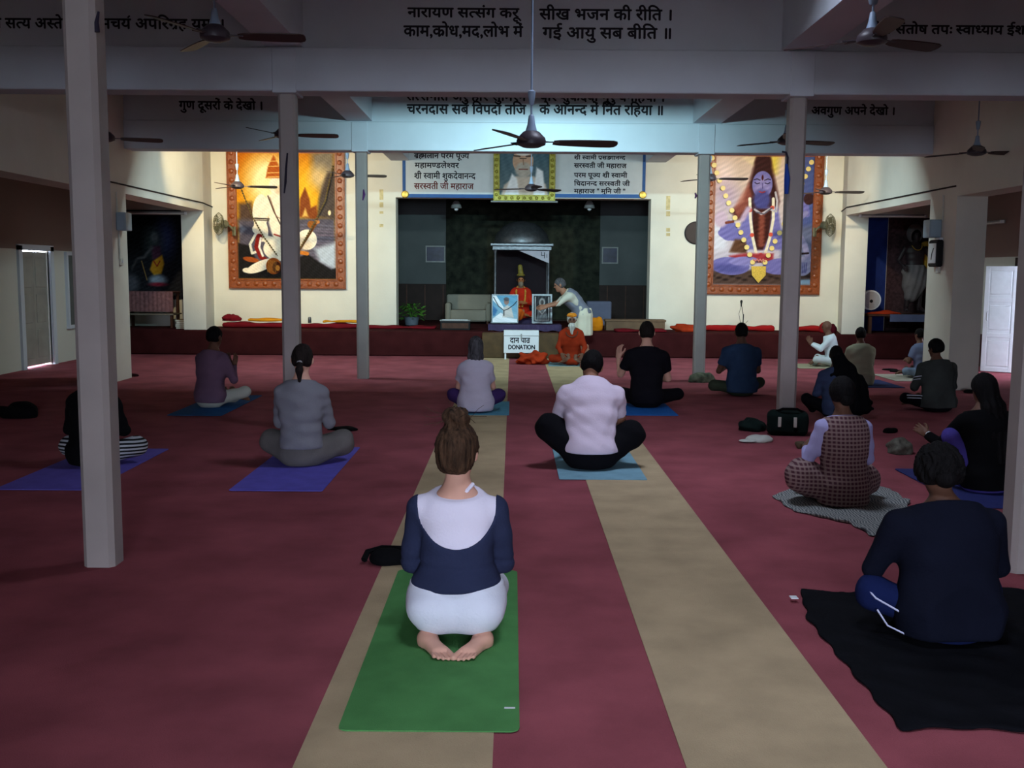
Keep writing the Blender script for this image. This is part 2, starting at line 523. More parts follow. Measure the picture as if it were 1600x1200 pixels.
def text_mesh(lines, material, parent, origin, ex, ez, name='inscription', bold=0.0):
    """lines: (text, x0, x1, baseline, height) in metres along ex/ez from origin"""
    m = MB(); ex = np.array(ex, float); ez = np.array(ez, float); o = np.array(origin, float); nrm = np.cross(ex, ez)
    for txt, x0, x1, y, hgt in lines:
        V, Fs, w = layout(txt)
        sx = (x1 - x0) / w; sz = hgt / 0.66
        offs = [(0, 0)] if not bold else [(-bold, 0), (bold, 0), (0, bold), (0, -bold)]
        for j, (bx, bz) in enumerate(offs):
            m.add([o + ex * (x0 + v[0] * sx + bx) + ez * (y + v[1] * sz + bz) + nrm * (0.0004 * j) for v in V], Fs)
    me = bpy.data.meshes.new(name); me.from_pydata(m.v, [], m.f)
    return link(name, me, material, parent)
# ================================================================== the hall
WALL = (222, 218, 205)
m_wall = mat('whitewash', WALL, rough=0.9, var=0.06, vscale=1.6, bump=0.15, bscale=30)
m_beam = mat('beam paint', (196, 203, 212), rough=0.85, var=0.07, vscale=1.2, bump=0.1, bscale=25)
m_col = mat('column paint', (160, 151, 147), rough=0.6, var=0.08, vscale=3.0, bump=0.1, bscale=20)
m_ceil = mat('ceiling paint', (190, 185, 175), rough=0.9, var=0.05)
m_carpet = mat('red carpet', (150, 80, 88), rough=1.0, var=0.22, vscale=2.2, bump=0.6, bscale=160, spec=0.05)
m_runner = mat('beige carpet', (184, 163, 130), rough=1.0, var=0.14, vscale=3.0, bump=0.6, bscale=160, spec=0.05)
m_stage = mat('maroon carpet', (64, 27, 28), rough=1.0, var=0.2, vscale=4.0, bump=0.5, bscale=120, spec=0.05)
m_letter = mat('navy lettering', (24, 24, 34), rough=0.7, var=0.1)
m_letter2 = mat('maroon lettering', (96, 34, 30), rough=0.7, var=0.1)
m_black = mat('black', (18, 18, 20), rough=0.7, var=0.2)
m_brown = mat('dark wood', (74, 44, 30), rough=0.6, var=0.25, vscale=12, stretch=(1, 6, 1))
m_white = mat('white enamel', (225, 228, 232), rough=0.45, var=0.04)
m_conc = mat('outside paving', (120, 118, 112), rough=0.95, var=0.1)
m_dark = mat('dark lintel', (40, 34, 32), rough=0.9)

XL, XR = -2.22, 2.78                 # the two lines of columns
ROWS = (0.55, 5.45, 10.3, 15.2)      # transverse beams
YB = 20.4                            # the painted end wall
CEIL = 4.6
ZS = 0.47                            # height of the stage

def struct(o, label=None): o['kind'] = 'structure'; tag(o, label); return o

struct(MB().box(-7.9, 8.4, -3.2, 24.2, -0.12, 0.0).build('floor', m_carpet), 'dull red carpet covering the whole hall floor')
struct(MB().box(-30, 30, -30, -3.2, -0.16, -0.03).build('ground', m_conc), 'grey paving outside the hall')
HOLES = ((0.3, 1.5, 2.35, 3.65, 6.5), (0.6, 1.9, 7.4, 8.4, 5.4))       # roof lights over the nave: x0, x1, y0, y1, top of the shaft
m = MB()
for a, b, c, d in ((-7.9, -0.0, -3.2, 20.9), (2.1, 8.4, -3.2, 20.9), (0.0, 2.1, -3.2, 2.35), (0.0, 0.3, 2.35, 3.65), (1.5, 2.1, 2.35, 3.65), (0.0, 2.1, 3.65, 7.4), (0.0, 0.6, 7.4, 8.4), (1.9, 2.1, 7.4, 8.4), (0.0, 2.1, 8.4, 20.9)): m.box(a, b, c, d, CEIL, CEIL + 0.15)
struct(m.build('ceiling', m_ceil), 'flat plastered ceiling above the beams')

struct(MB().box(10.2, 10.35, 12, 21, -0.1, 1.9).build('wall_door_shade', m_conc), 'low wall of the veranda outside the right door')  # added outside to block part of the sky, so the door leaf dims
struct(MB().box(8.4, 9.9, 12, 21, 2.3, 2.4).build('door_shade_roof', m_conc), 'veranda roof outside the right door')  # added cover, cuts the skylight falling on the open door leaf
struct(MB().box(8.4, 10.35, 12, 21, -0.14, -0.02).build('added_veranda_floor', m_conc), 'veranda floor outside the right door')
for i, (a, b, c, d, t) in enumerate(HOLES):
    m = MB()
    for q in ((a - .12, a, c - .12, d + .12), (b, b + .12, c - .12, d + .12), (a, b, c - .12, c), (a, b, d, d + .12)): m.box(*q, CEIL + .15, t)
    struct(m.build('light_narrowing_shaft', m_conc), 'bare concrete shaft of the %s roof light above the nave' % ('first', 'second')[i])  # shaft added over each opening so its daylight spreads less sideways
# runners
for nm, x0, x1, y1, lab in (('a', -0.70, -0.055, 19.1, 'beige carpet runner leading under the green mat to the donation box'),
                            ('b', 0.575, 1.23, 19.1, 'beige carpet runner on the right, passing under the bent man in the white shirt')):
    o = MB().box(x0, x1, 0.2, y1, 0.0005, 0.004).build('carpet_runner', m_runner)
    tag(o, lab, 'carpet', 'beige carpet runners')

# outer walls: whitewash below, brown wash above door height
def band_wall(name, dado):
    m = bpy.data.materials.new(name); m.use_nodes = True
    nt = m.node_tree; b = nt.nodes['Principled BSDF']; b.inputs['Roughness'].default_value = 0.92
    tc = nt.nodes.new('ShaderNodeTexCoord'); sp = nt.nodes.new('ShaderNodeSeparateXYZ'); nt.links.new(tc.outputs['Object'], sp.inputs[0])
    r = nt.nodes.new('ShaderNodeValToRGB'); r.color_ramp.interpolation = 'CONSTANT'
    dv = nt.nodes.new('ShaderNodeMath'); dv.operation = 'DIVIDE'; dv.inputs[1].default_value = 5.0
    nt.links.new(sp.outputs['Z'], dv.inputs[0]); nt.links.new(dv.outputs[0], r.inputs['Fac'])
    r.color_ramp.elements[0].position = 0.0; r.color_ramp.elements[0].color = rgba(dado)
    r.color_ramp.elements[1].position = 0.11; r.color_ramp.elements[1].color = rgba((200, 200, 190))
    e = r.color_ramp.elements.new(0.378); e.color = rgba((128, 108, 100))
    nt.links.new(r.outputs['Color'], b.inputs['Base Color'])
    MATS[name] = m
    return m
mwl = band_wall('left wall paint', (200, 200, 190)); mwr = band_wall('right wall paint', (70, 36, 36))
m = MB()
m.box(-7.9, -7.7, -3.2, 16.12, 0, CEIL).box(-7.9, -7.7, 17.1, 20.9, 0, CEIL).box(-7.9, -7.7, 16.12, 17.1, 1.88, CEIL)
struct(m.build('wall_left', mwl), 'outer left wall, pale below and brownish above door height')
m = MB()
m.box(8.2, 8.4, -3.2, 15.6, 0, CEIL).box(8.2, 8.4, 16.68, 20.9, 0, CEIL).box(8.2, 8.4, 15.6, 16.68, 1.8, CEIL)
struct(m.build('wall_right', mwr), 'outer right wall with a doorway to the outside')
# rear wall behind the camera with its wide doorway
m = MB()
m.box(-7.9, -1.1, -3.2, -3.0, 0, CEIL).box(1.7, 8.4, -3.2, -3.0, 0, CEIL).box(-1.1, 1.7, -3.2, -3.0, 3.3, CEIL)
struct(m.build('wall_rear', m_wall), 'rear wall behind the viewer with a wide open doorway')

m = MB().box(-1.35, -1.1, -8.0, -3.2, 0, 3.3).box(1.7, 1.95, -8.0, -3.2, 0, 3.3)  # unseen walls added to keep doorway daylight out of the side aisles
struct(m.build('wall_light_baffle', m_wall), 'side walls of the entrance passage behind the viewer')
struct(MB().box(-1.35, 1.95, -8.0, -3.2, 3.3, 3.45).build('ceiling_light_baffle', m_wall), 'ceiling of the entrance passage behind the viewer')  # unseen, closes the added light baffle from above
# inner side lines: piers, edge beams and the walls beside the stage
m = MB()
def side(sgn, a, b, c, th):
    """a: x of the near piers, b: x at the far jamb, c: x at the end wall"""
    o = sgn * th
    for y0, y1 in ((4.6, 5.5), (9.4, 10.3), (14.15, 15.05)): m.prism([(a, y0), (a + o, y0), (a + o, y1), (a, y1)], 0, 2.68)
    m.prism([(a, -3.0), (a + o, -3.0), (a + o, 14.15), (a, 14.15)], 2.66, CEIL)
    m.prism([(a, 14.15), (a + o, 14.15), (a + o, 15.05), (b + o, 19.24), (b, 19.24), (a, 15.05)], 2.68, CEIL)
    m.prism([(b, 19.24), (b + o, 19.24), (c + o, YB), (c, YB)], ZS, CEIL)
side(-1, -5.62, -5.75, -5.93, 0.42)
struct(m.build('wall_side_left', m_wall), 'white pier, lintel and wall left of the stage')
m = MB()
side(1, 6.05, 6.18, 6.47, 0.42)
struct(m.build('wall_side_right', m_wall), 'white pier, lintel and wall right of the stage')
# dark cornice line along the lintels
for i, (pts) in enumerate((((-5.61, 14.2), (-5.61, 15.05), (-5.74, 19.2), (-5.92, YB)), ((6.04, 14.2), (6.04, 15.05), (6.17, 19.2), (6.46, YB)))):
    o = MB().tube([(x, y, 2.80 + (0.02 if k > 1 else 0)) for k, (x, y) in enumerate(pts)], 0.012, 5).build('trim_%d' % (i + 1), m_dark)
    struct(o, 'dark cable line along the white lintel ' + ('left' if i == 0 else 'right') + ' of the stage')

# end wall with the shrine opening
NX0, NX1, NZ1 = -2.31, 2.71, 3.03
m = MB()
m.box(-7.9, NX0, YB, YB + 0.4, 0, CEIL).box(NX1, 8.4, YB, YB + 0.4, 0, CEIL).box(NX0, NX1, YB, YB + 0.4, NZ1, CEIL)
wall_back = struct(m.build('wall_back', m_wall), 'cream end wall carrying the paintings around the dark shrine room')
m_stain = mat('yellowed tape', (202, 186, 140), rough=0.9, var=0.25, vscale=14)
for x, ys in ((1044, ((306, 328), (330, 338), (356, 362), (364, 369))), (596, ((296, 312), (316, 324), (330, 334), (350, 355)))):
    for y0, y1 in ys:
        a = atY(x - 3, y0, YB - 0.004); b = atY(x + 3, y1, YB - 0.004)
        MB().box(a[0], b[0], YB - 0.004, YB + 0.002, b[2], a[2], 0.001).build('tape_remnant', m_stain, wall_back)

# the shrine room behind
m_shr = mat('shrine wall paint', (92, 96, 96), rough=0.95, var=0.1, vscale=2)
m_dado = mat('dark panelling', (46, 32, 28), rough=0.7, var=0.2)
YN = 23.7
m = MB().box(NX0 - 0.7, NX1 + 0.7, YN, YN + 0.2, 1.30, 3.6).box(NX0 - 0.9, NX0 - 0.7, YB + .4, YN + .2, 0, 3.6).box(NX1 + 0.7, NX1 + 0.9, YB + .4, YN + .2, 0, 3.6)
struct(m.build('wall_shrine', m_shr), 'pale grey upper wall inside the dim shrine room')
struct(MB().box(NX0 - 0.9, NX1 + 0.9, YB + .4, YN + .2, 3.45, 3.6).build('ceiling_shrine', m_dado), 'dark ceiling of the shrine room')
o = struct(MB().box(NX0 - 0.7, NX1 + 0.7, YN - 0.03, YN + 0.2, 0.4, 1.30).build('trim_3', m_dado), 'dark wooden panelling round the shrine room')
for k in range(15):
    x = NX0 - 0.55 + k * 0.42
    if abs(x - .3) > 1.3: MB().box(x - .012, x + .012, YN - .045, YN - .03, .5, 1.28).build('batten', m_brown, o)

# stage
m = MB().box(-7.7, 8.2, 19.2, 20.42, 0.002, ZS, 0.02)
m.box(NX0 - 0.85, NX1 + 0.85, 20.42, YN + 0.1, 0.002, ZS)
stage = struct(m.build('stage_platform', m_stage), 'low stage covered in maroon carpet across the end of the hall')

# transverse beams with text panels above
beams = []
for i, yr in enumerate(ROWS):
    m = MB().box(-5.62, 6.05, yr - 0.16, yr + 0.16, 3.32, 3.73, 0.01).box(-5.62, 6.05, yr - 0.12, yr + 0.12, 3.73, CEIL)
    beams.append(struct(m.build('beam', m_beam), ('pale transverse beam behind the viewer', 'pale transverse beam over the nearest columns', 'pale beam across the hall carrying the larger two-line verse', 'pale beam nearest the stage, lit bluish in its middle')[i]))
for x, w, lab in ((XL, 0.18, 'lengthwise ceiling beam above the left columns'), (XR, 0.2, 'lengthwise ceiling beam above the right columns')):
    m = MB()
    ys = (-3.0,) + ROWS + (YB,)
    for a, b in zip(ys[:-1], ys[1:]):
        m.box(x - w, x + w, a + 0.12 * (a > -2.9), b - 0.12 * (b < YB), 3.74, CEIL)
    struct(m.build('beam', m_beam), lab)

# lettering on the beams
def wall_text(beam, yp, rows, material=m_letter, bold=0.004):
    L = []
    for txt, x0, x1, ybase, ytop in rows:
        a = atY(x0, (ybase + ytop) / 2, yp); b = atY(x1, (ybase + ytop) / 2, yp)
        zb = atY((x0 + x1) / 2, ybase, yp)[2]; zt = atY((x0 + x1) / 2, ytop, yp)[2]
        L.append((txt, a[0], b[0], zb, zt - zb))
    return text_mesh(L, material, beam, (0, yp, 0), (1, 0, 0), (0, 0, 1), bold=bold)
y2, y3 = ROWS[2] - 0.124, ROWS[3] - 0.124
wall_text(beams[2], y2, [
    ('नारायण सत्संग करू', 637, 811, 27, 12), ('सीख भजन की रीति ।', 843, 1050, 31, 14),
    ('काम,क्रोध,मद,लोभ में', 631, 817, 57, 40), ('गई आयु सब बीति ॥', 848, 1049, 60, 43),
    ('हिंसा सत्य अस्तेय', -40, 112, 44, 28), ('ब्रह्मचर्य अपरिग्रह यमः ।', 132, 350, 45, 29),
    ('शौच संतोष तपः स्वाध्याय ईश', 1355, 1602, 53, 39)], bold=0.0045)
wall_text(beams[3], y3, [
    ('सत्संगति अरु हरि सुमिरन', 634, 822, 157, 143), ('चरि शुकदेवा गुरु बनहिया ।', 842, 1038, 158, 144),
    ('चरनदास सब विपदा तजि', 636, 822, 178, 163), ('के आनन्द में नित रहिया ॥', 843, 1036, 179, 164),
    ('गुण दूसरों के देखो ।', 280, 410, 171, 158), ('अवगुण अपने देखो ।', 1268, 1398, 179, 167)], bold=0.006)

# columns
m_cordb = mat('blue plastic rope', (24, 66, 160), rough=0.5)
m_cordp = mat('dark cord', (40, 34, 52), rough=0.7)
CL = {}
for i, yr in enumerate(ROWS[1:]):
    for x, sd in ((XL, 'left'), (XR, 'right')):
        e = empty('column', (x, yr, 0), 0, {0: 'slim pale column nearest the viewer, on the %s', 1: 'slim pale column of the middle row on the %s, below the nearer beam', 2: 'slim pale column nearest the stage on the %s'}[i] % sd, 'column', 'slender columns of the hall', 'structure')
        s, c = 0.084, 0.026
        p = [(-s + c, -s), (s - c, -s), (s, -s + c), (s, s - c), (s - c, s), (-s + c, s), (-s, s - c), (-s, -s + c)]
        MB().prism(p, 0, 3.36).build('shaft', m_col, e)
        MB().box(-.115, .115, -.175, .175, 3.30, 3.72, 0.006).build('capital', m_beam, e)
        CL[i, sd] = e
def cord(col, pts, r, material, name='cord', lab=None):
    o = MB().tube(pts, r, 6).build(name, material); return o
# ropes and marks on the columns
yc = ROWS[2] - 0.095
def pxs(L, yp): return [tuple(atY(x, y, yp)) for x, y in L]
tag(cord(None, pxs([(1222, 237), (1228, 238), (1231, 246), (1230, 262)], yc), 0.010, m_cordp, 'hook'), 'small dark hook on the right middle column', 'hook')
tag(cord(None, pxs([(1229, 256), (1230, 280), (1229, 303)], yc), [0.012, 0.03, 0.02], m_cordb, 'rope_hank'), 'hank of blue rope hanging on the right middle column', 'rope')
tag(cord(None, pxs([(449, 239), (447, 262), (446, 285), (444, 302)], yc), [0.008, 0.011, 0.012, 0.006], m_cordp, 'hanging_strap'), 'thin dark strap hanging on the left middle column', 'strap')
tag(cord(None, pxs([(154, 18), (151, 35), (152, 50)], ROWS[1] - 0.09), [0.006, 0.012, 0.014], m_cordp, 'hanging_strap'), 'short dark strap knotted high on the nearest left column', 'strap')
tag(cord(None, pxs([(568, 296), (569, 304), (567, 313)], ROWS[3] - 0.09), [0.008, 0.02, 0.008], mat('purple cloth tie', (96, 50, 110)), 'cloth_tie'), 'small purple cloth tie on the left column nearest the stage', 'cloth')
tag(cord(None, pxs([(1086, 301), (1088, 306), (1086, 310)], ROWS[3] - 0.09), [0.008, 0.02, 0.008], mat('plum cloth tie', (84, 40, 84)), 'cloth_tie'), 'small plum cloth tie on the right column nearest the stage', 'cloth')

# doors
m_door = mat('white door paint', (226, 230, 236), rough=0.5, var=0.05, bump=0.08, bscale=30)
def door_leaf(name, w, h, rows, parent):
    """a panelled leaf in the xz plane, hinge at x = 0"""
    t = 0.018
    MB().box(0, w, -t * .4, t * .4, 0, h).build('panel_back', m_door, parent)
    st = 0.07
    fr = MB().box(0, st, -t, t, 0, h, .003).box(w - st, w, -t, t, 0, h, .003)
    zs = [0.0] + rows + [h]
    n = len(rows)
    edges = [0.0] + rows + [h]
    for k, z in enumerate(edges):
        z0 = max(0, z - st / 2) if 0 < k < len(edges) - 1 else (0 if k == 0 else h - st)
        fr.box(st, w - st, -t, t, z0, z0 + st, .003)
    fr.build('frame', m_door, parent)
    for a, b in zip(edges[:-1], edges[1:]):
        z0, z1 = a + st * 1.3, b - st * 1.3
        MB().box(st * 1.3, w - st * 1.3, -t * .8, t * .8, z0, z1, .006).build('panel', m_door, parent)
pa, pb = onfloor(1577, 583), onfloor(1530, 580)
d1 = empty('door_1', (8.19, 16.67, 0.01), math.atan2(pb[1] - 16.67, pb[0] - 8.19), 'white panelled door leaf standing open to daylight at the right', 'door', None, 'structure')
door_leaf('door_1', 0.50, 1.73, [0.60, 1.18], d1)
MB().tube([(0.44, 0.02, 0.84), (0.44, 0.06, 0.86), (0.44, 0.06, 0.96), (0.44, 0.02, 0.98)], 0.007, 6).build('handle', mat('steel', (150, 150, 150), rough=.35, metal=1), d1)
MB().box(8.17, 8.22, 15.5, 15.6, 0, 1.9).box(8.17, 8.22, 16.66, 16.74, 0, 1.9).box(8.17, 8.22, 15.5, 16.74, 1.8, 1.88)
o = MB().box(8.16, 8.22, 15.52, 15.6, 0, 1.88).box(8.16, 8.22, 16.68, 16.76, 0, 1.88).box(8.16, 8.22, 15.6, 16.68, 1.8, 1.88).build('trim_4', m_dado)
struct(o, 'dark frame of the open doorway on the right')
m_door2 = mat('old grey door', (150, 148, 140), rough=0.8, var=0.12, vscale=4)
d2 = empty('door_2', (-7.76, 16.123, 0.028), math.pi / 2, 'grey double door in the left wall with daylight under it', 'door', None, 'structure')
for k in (0, 1):
    x0 = k * 0.487
    MB().box(x0 + .002, x0 + .485, -.02, .02, 0, 1.832, .003).build('leaf', m_door2, d2)
    for j in range(3):
        MB().box(x0 + .07, x0 + .395, -.03, -.018, .12 + j * .57, .58 + j * .57, .006).build('panel', m_door2, d2)
o = MB().box(-7.72, -7.66, 16.0, 16.12, 0, 1.95).box(-7.72, -7.66, 17.1, 17.22, 0, 1.95).box(-7.72, -7.66, 16.0, 17.22, 1.88, 1.97).build('trim_5', m_beam)
struct(o, 'pale frame round the grey door on the left')
w1 = empty('window_1', (-7.7, 17.75, 0.62), 0, 'shuttered dark window beside the grey door on the left wall', 'window', None, 'structure')
MB().box(-.01, .02, 0, 0.95, 0, 1.2).build('shutter', mat('shutter grey', (90, 94, 92), rough=.8), w1)
MB().box(-.01, .05, -.06, 0, -.06, 1.26).box(-.01, .05, .95, 1.01, -.06, 1.26).box(-.01, .05, 0, .95, -.06, 0).box(-.01, .05, 0, .95, 1.2, 1.26).build('frame', m_beam, w1)
# ================================================================== lamps
m_tube = emit_mat('lit tube', (225, 240, 255), 6.0)
m_tube_off = mat('unlit tube', (210, 212, 210), rough=0.4)
m_fix = mat('fixture grey', (150, 150, 148), rough=0.5)
def tube_light(loc, rz, length, lab, power=0, spread=170, *, color=(0.75, 0.93, 1.0), tilt=0.0, group='tube lights of the hall', hood=False):
    return _tube_light(loc, rz, length, lab, power, color, tilt, group, hood, spread)
def _tube_light(loc, rz, length, lab, power=0, color=(0.75, 0.93, 1.0), tilt=0.0, group='tube lights of the hall', hood=False, spread=170):
    e = empty('tube_light', loc, rz, lab, 'lamp', group)
    MB().box(-length / 2, length / 2, -.02, .03, -.03, .03, .004).build('housing', m_fix, e)
    MB().tube([(-length / 2 + .03, -.045, -.01), (length / 2 - .03, -.045, -.01)], .014, 8).build('tube', m_tube if power else m_tube_off, e, True)
    if hood: MB().box(-length / 2 - .3, length / 2 + .3, -.46, .0, .012, .020).build('light_shield', m_fix, e)  # added unseen plate, keeps the tube's light off the upper fascia
    for s in (-1, 1): MB().box(s * length / 2 - .02, s * length / 2 + .02, -.06, .0, -.03, .02, .003).build('end_cap', m_white, e)
    if power:
        l = bpy.data.lights.new('tube_glow', 'AREA'); l.shape = 'RECTANGLE'; l.size = length; l.size_y = 0.03
        l.energy = power; l.color = color; l.spread = math.radians(spread)
        o = bpy.data.objects.new('tube_glow', l); COL.objects.link(o); o.parent = e
        o.location = (0, -.07, -.02)
        o.rotation_euler = Vector((0, -1, -math.tan(tilt))).to_track_quat('-Z', 'Y').to_euler()
    return e
def spot_lamp(loc, target, power, color, lab, angle=75):
    e = empty('spotlight', loc, 0, lab, 'lamp', 'spotlights behind the far beam')
    d = np.array(target, float) - np.array(loc, float); d /= np.linalg.norm(d)
    MB().tube([-d * .10, -d * .02, d * .05, d * .09], [.03, .045, .05, .06], 12).build('housing', m_black, e, True)
    MB().tube([(0, 0, 0), (0, -.10, .10)], .012, 6).build('bracket', m_black, e)
    l = bpy.data.lights.new('spot_glow', 'SPOT'); l.energy = power; l.color = color; l.spot_size = math.radians(angle); l.spot_blend = .8; l.shadow_soft_size = .05
    o = bpy.data.objects.new('spot_glow', l); COL.objects.link(o); o.parent = e
    o.location = tuple(d * .10); o.rotation_euler = Vector(d).to_track_quat('-Z', 'Y').to_euler()
    return e
PI = math.pi
yb2 = ROWS[3] + 0.20
tube_light((0.35, ROWS[2] + 0.19, 3.50), PI, 1.2, 'lit tube light on the back of the nearer beam', 88, 88, color=(0.56, 0.92, 1.0), tilt=0.1, hood=True)
spot_lamp((-4.9, yb2, 3.75), (-4.6, YB, 2.75), 780, (1.0, 0.80, 0.46), 'spotlight aimed at the left painting')
spot_lamp((4.7, yb2, 3.75), (4.9, YB, 2.6), 590, (1.0, 0.85, 0.60), 'spotlight aimed at the right painting')
tube_light((-3.4, yb2 + .02, 3.58), PI, 1.2, 'lit tube light behind the far beam on the left', 80, color=(0.72, 0.95, 1.0), tilt=.8)
tube_light((3.9, yb2 + .02, 3.58), PI, 1.2, 'lit tube light behind the far beam on the right', 80, color=(0.72, 0.95, 1.0), tilt=.8)
tube_light((0.2, yb2 + .02, 3.78), PI, 1.2, 'lit tube light behind the far beam in the middle', 34, color=(0.72, 0.95, 1.0), tilt=.1)
# unlit tubes in the side aisles
tube_light((-6.6, 19.0, 2.62), 0, 1.2, 'unlit tube light under the lintel of the left alcove', 0)
tube_light((6.95, 19.0, 2.66), 0, 1.2, 'unlit tube light under the lintel of the right alcove', 0)
a, b = atX(1528, 350, 8.15), atX(1566, 347, 8.15)
tube_light((8.15, (a[1] + b[1]) / 2, a[2]), -PI / 2, 1.0, 'unlit tube light high on the right wall above the open door', 0)
tube_light((-7.66, 14.6, 2.62), PI / 2, 1.2, 'unlit tube light high on the left wall', 0)

# ================================================================== ceiling fans
m_fanb = mat('fan body', (132, 150, 172), rough=0.4, var=0.05)
m_fanbl = mat('fan blade brown', (52, 34, 32), rough=0.45, var=0.15)
m_fand = mat('fan motor dark', (58, 50, 56), rough=0.45)
def fan(px, py, Y, ang, lab, ztop=CEIL, first=[None]):
    p = atY(px, py, Y)
    e = empty('ceiling_fan', p, math.radians(ang), lab, 'fan', 'ceiling fans of the hall')
    rod = ztop - p[2]
    MB().tube([(0, 0, .1), (0, 0, rod)], .008, 8).build('rod', m_fanb, e, True)
    MB().lathe([(.014, .20), (.022, .19), (.03, .13), (.045, .08), (.048, .07)], 14).build('lower_cup', m_fanb, e, True)
    MB().lathe([(.02, rod - .16), (.03, rod - .15), (.06, rod - .03), (.062, rod)], 14).build('canopy', m_fanb, e, True)
    if rod > 1.2: MB().lathe([(.012, .27), (.018, .28), (.028, .34), (.030, .37), (.014, .38)], 14).build('upper_cup', m_fanb, e, True)
    MB().lathe([(.03, .085), (.06, .075), (.105, .03), (.112, .005), (.108, -.02), (.06, -.04), (.02, -.045)], 22).build('motor', m_fand, e, True)
    for k in range(3):
        a = k * 2 * PI / 3; c, s = math.cos(a), math.sin(a)
        def R(x, y, z): return (x * c - y * s, x * s + y * c, z)
        m = MB(); top = []; bot = []
        prof = [(.17, .035), (.22, .05), (.35, .062), (.5, .068), (.62, .066), (.655, .05), (.665, .02)]
        ring = [(x, w) for x, w in prof] + [(x, -w) for x, w in prof[::-1]]
        vs = [R(x, w, -w * .22 + .004) for x, w in ring] + [R(x, w, -w * .22 - .004) for x, w in ring]; n = len(ring)
        m.add(vs, [tuple(range(n)), tuple(range(2 * n - 1, n - 1, -1))] + [(i, (i + 1) % n, n + (i + 1) % n, n + i) for i in range(n)])
        bl = m.build('blade', m_fanbl, e)
        MB().add([R(.07, .02, 0), R(.07, -.02, 0), R(.21, -.03, -.005), R(.21, .03, .005), R(.07, .02, .008), R(.07, -.02, .008), R(.21, -.03, .003), R(.21, .03, .013)],
                 [(0, 1, 2, 3), (4, 7, 6, 5), (0, 4, 5, 1), (1, 5, 6, 2), (2, 6, 7, 3), (3, 7, 4, 0)]).build('blade_arm', m_fand, bl)
    return e
fan(830, 222, 7.85, 9, 'ceiling fan in the middle of the hall, before the bluish beam')
fan(1362, 62, 7.85, 25, 'ceiling fan at the upper right with a pale blue body', 3.74)
fan(336, 56, 7.85, 5, 'ceiling fan at the upper left of the picture, before the nearer beam', 3.74)
fan(165, 216, 12.75, 20, 'ceiling fan half hidden behind the nearest left column')
fan(443, 211, 12.75, 6, 'ceiling fan crossing behind the left middle column')
fan(1229, 221, 12.75, 18, 'ceiling fan crossing behind the right middle column')
fan(1526, 238, 12.75, 8, 'dark ceiling fan at far right above the pier')
fan(371, 291, 17.7, 15, 'ceiling fan hanging before the left painting of the white figure')
fan(543, 274, 17.7, 12, 'ceiling fan hanging between the left painting and the far column')
fan(830, 295, 17.7, 40, 'ceiling fan hanging before the garlanded portrait')
fan(1109, 279, 17.7, 5, 'ceiling fan hanging before the upper left of the blue figure painting')
fan(1290, 300, 17.7, 3, 'ceiling fan hanging right of the blue figure painting')

# ================================================================== paintings
m_print = vcol_mat('printed picture', 0.6, 0.1)
m_frame = mat('carved red-brown frame', (138, 66, 22), rough=0.35, var=0.3, vscale=30, bump=0.5, bscale=60, spec=0.6)
m_gold = mat('gold trim', (196, 158, 70), rough=0.35, metal=0.6, var=0.15)
def framed(name, x0, x1, z0, z1, y, fw, ft, fm, lab, cat='painting', group=None, carve=True):
    """frame of four mitred bars round a picture in the xz plane facing -y; returns the empty"""
    e = empty(name, ((x0 + x1) / 2, y, z0), 0, lab, cat, group)
    cx = (x0 + x1) / 2; w = (x1 - x0) / 2; h = z1 - z0
    def bar(poly):
        m = MB(); n = 4
        m.add([(x, -ft, z) for x, z in poly] + [(x, 0, z) for x, z in poly], [(0, 1, 2, 3), (7, 6, 5, 4)] + [(i, (i + 1) % 4, 4 + (i + 1) % 4, 4 + i) for i in range(4)])
        return m.build('frame_bar', fm, e)
    bs = [bar([(-w, 0), (w, 0), (w - fw, fw), (-w + fw, fw)]), bar([(-w, h), (-w + fw, h - fw), (w - fw, h - fw), (w, h)]),
          bar([(-w, 0), (-w + fw, fw), (-w + fw, h - fw), (-w, h)]), bar([(w, 0), (w, h), (w - fw, h - fw), (w - fw, fw)])]
    MB().box(-w + fw * .5, w - fw * .5, -ft * .4, 0, fw * .5, h - fw * .5).build('backing', m_brown, e)
    if carve:
        i = fw * .18
        for q in (fw * .12, fw * .88):
            m = MB()
            for a, b in (((-w + q, q), (w - q, q)), ((-w + q, h - q), (w - q, h - q)), ((-w + q, q), (-w + q, h - q)), ((w - q, q), (w - q, h - q))):
                m.tube([(a[0], -ft - .004, a[1]), (b[0], -ft - .004, b[1])], fw * .07, 6)
            m.build('frame_bead', fm, e)
        m = MB(); k = int((h - 2 * fw) / (fw * .9))
        def rosette(x, z): m.lathe([(fw * .28, -ft), (fw * .22, -ft - .012), (fw * .08, -ft - .02)], 8, (x, 0, z), 'Y')
        for j in range(k + 1):
            z = fw + (h - 2 * fw) * j / k
            rosette(-w + fw / 2, z); rosette(w - fw / 2, z)
        k = int((2 * w - 2 * fw) / (fw * .9))
        for j in range(k + 1):
            x = -w + fw + (2 * w - 2 * fw) * j / k
            rosette(x, fw / 2); rosette(x, h - fw / 2)
        m.build('carving', fm, e, True)['kind'] = 'stuff'
    return e, w, h

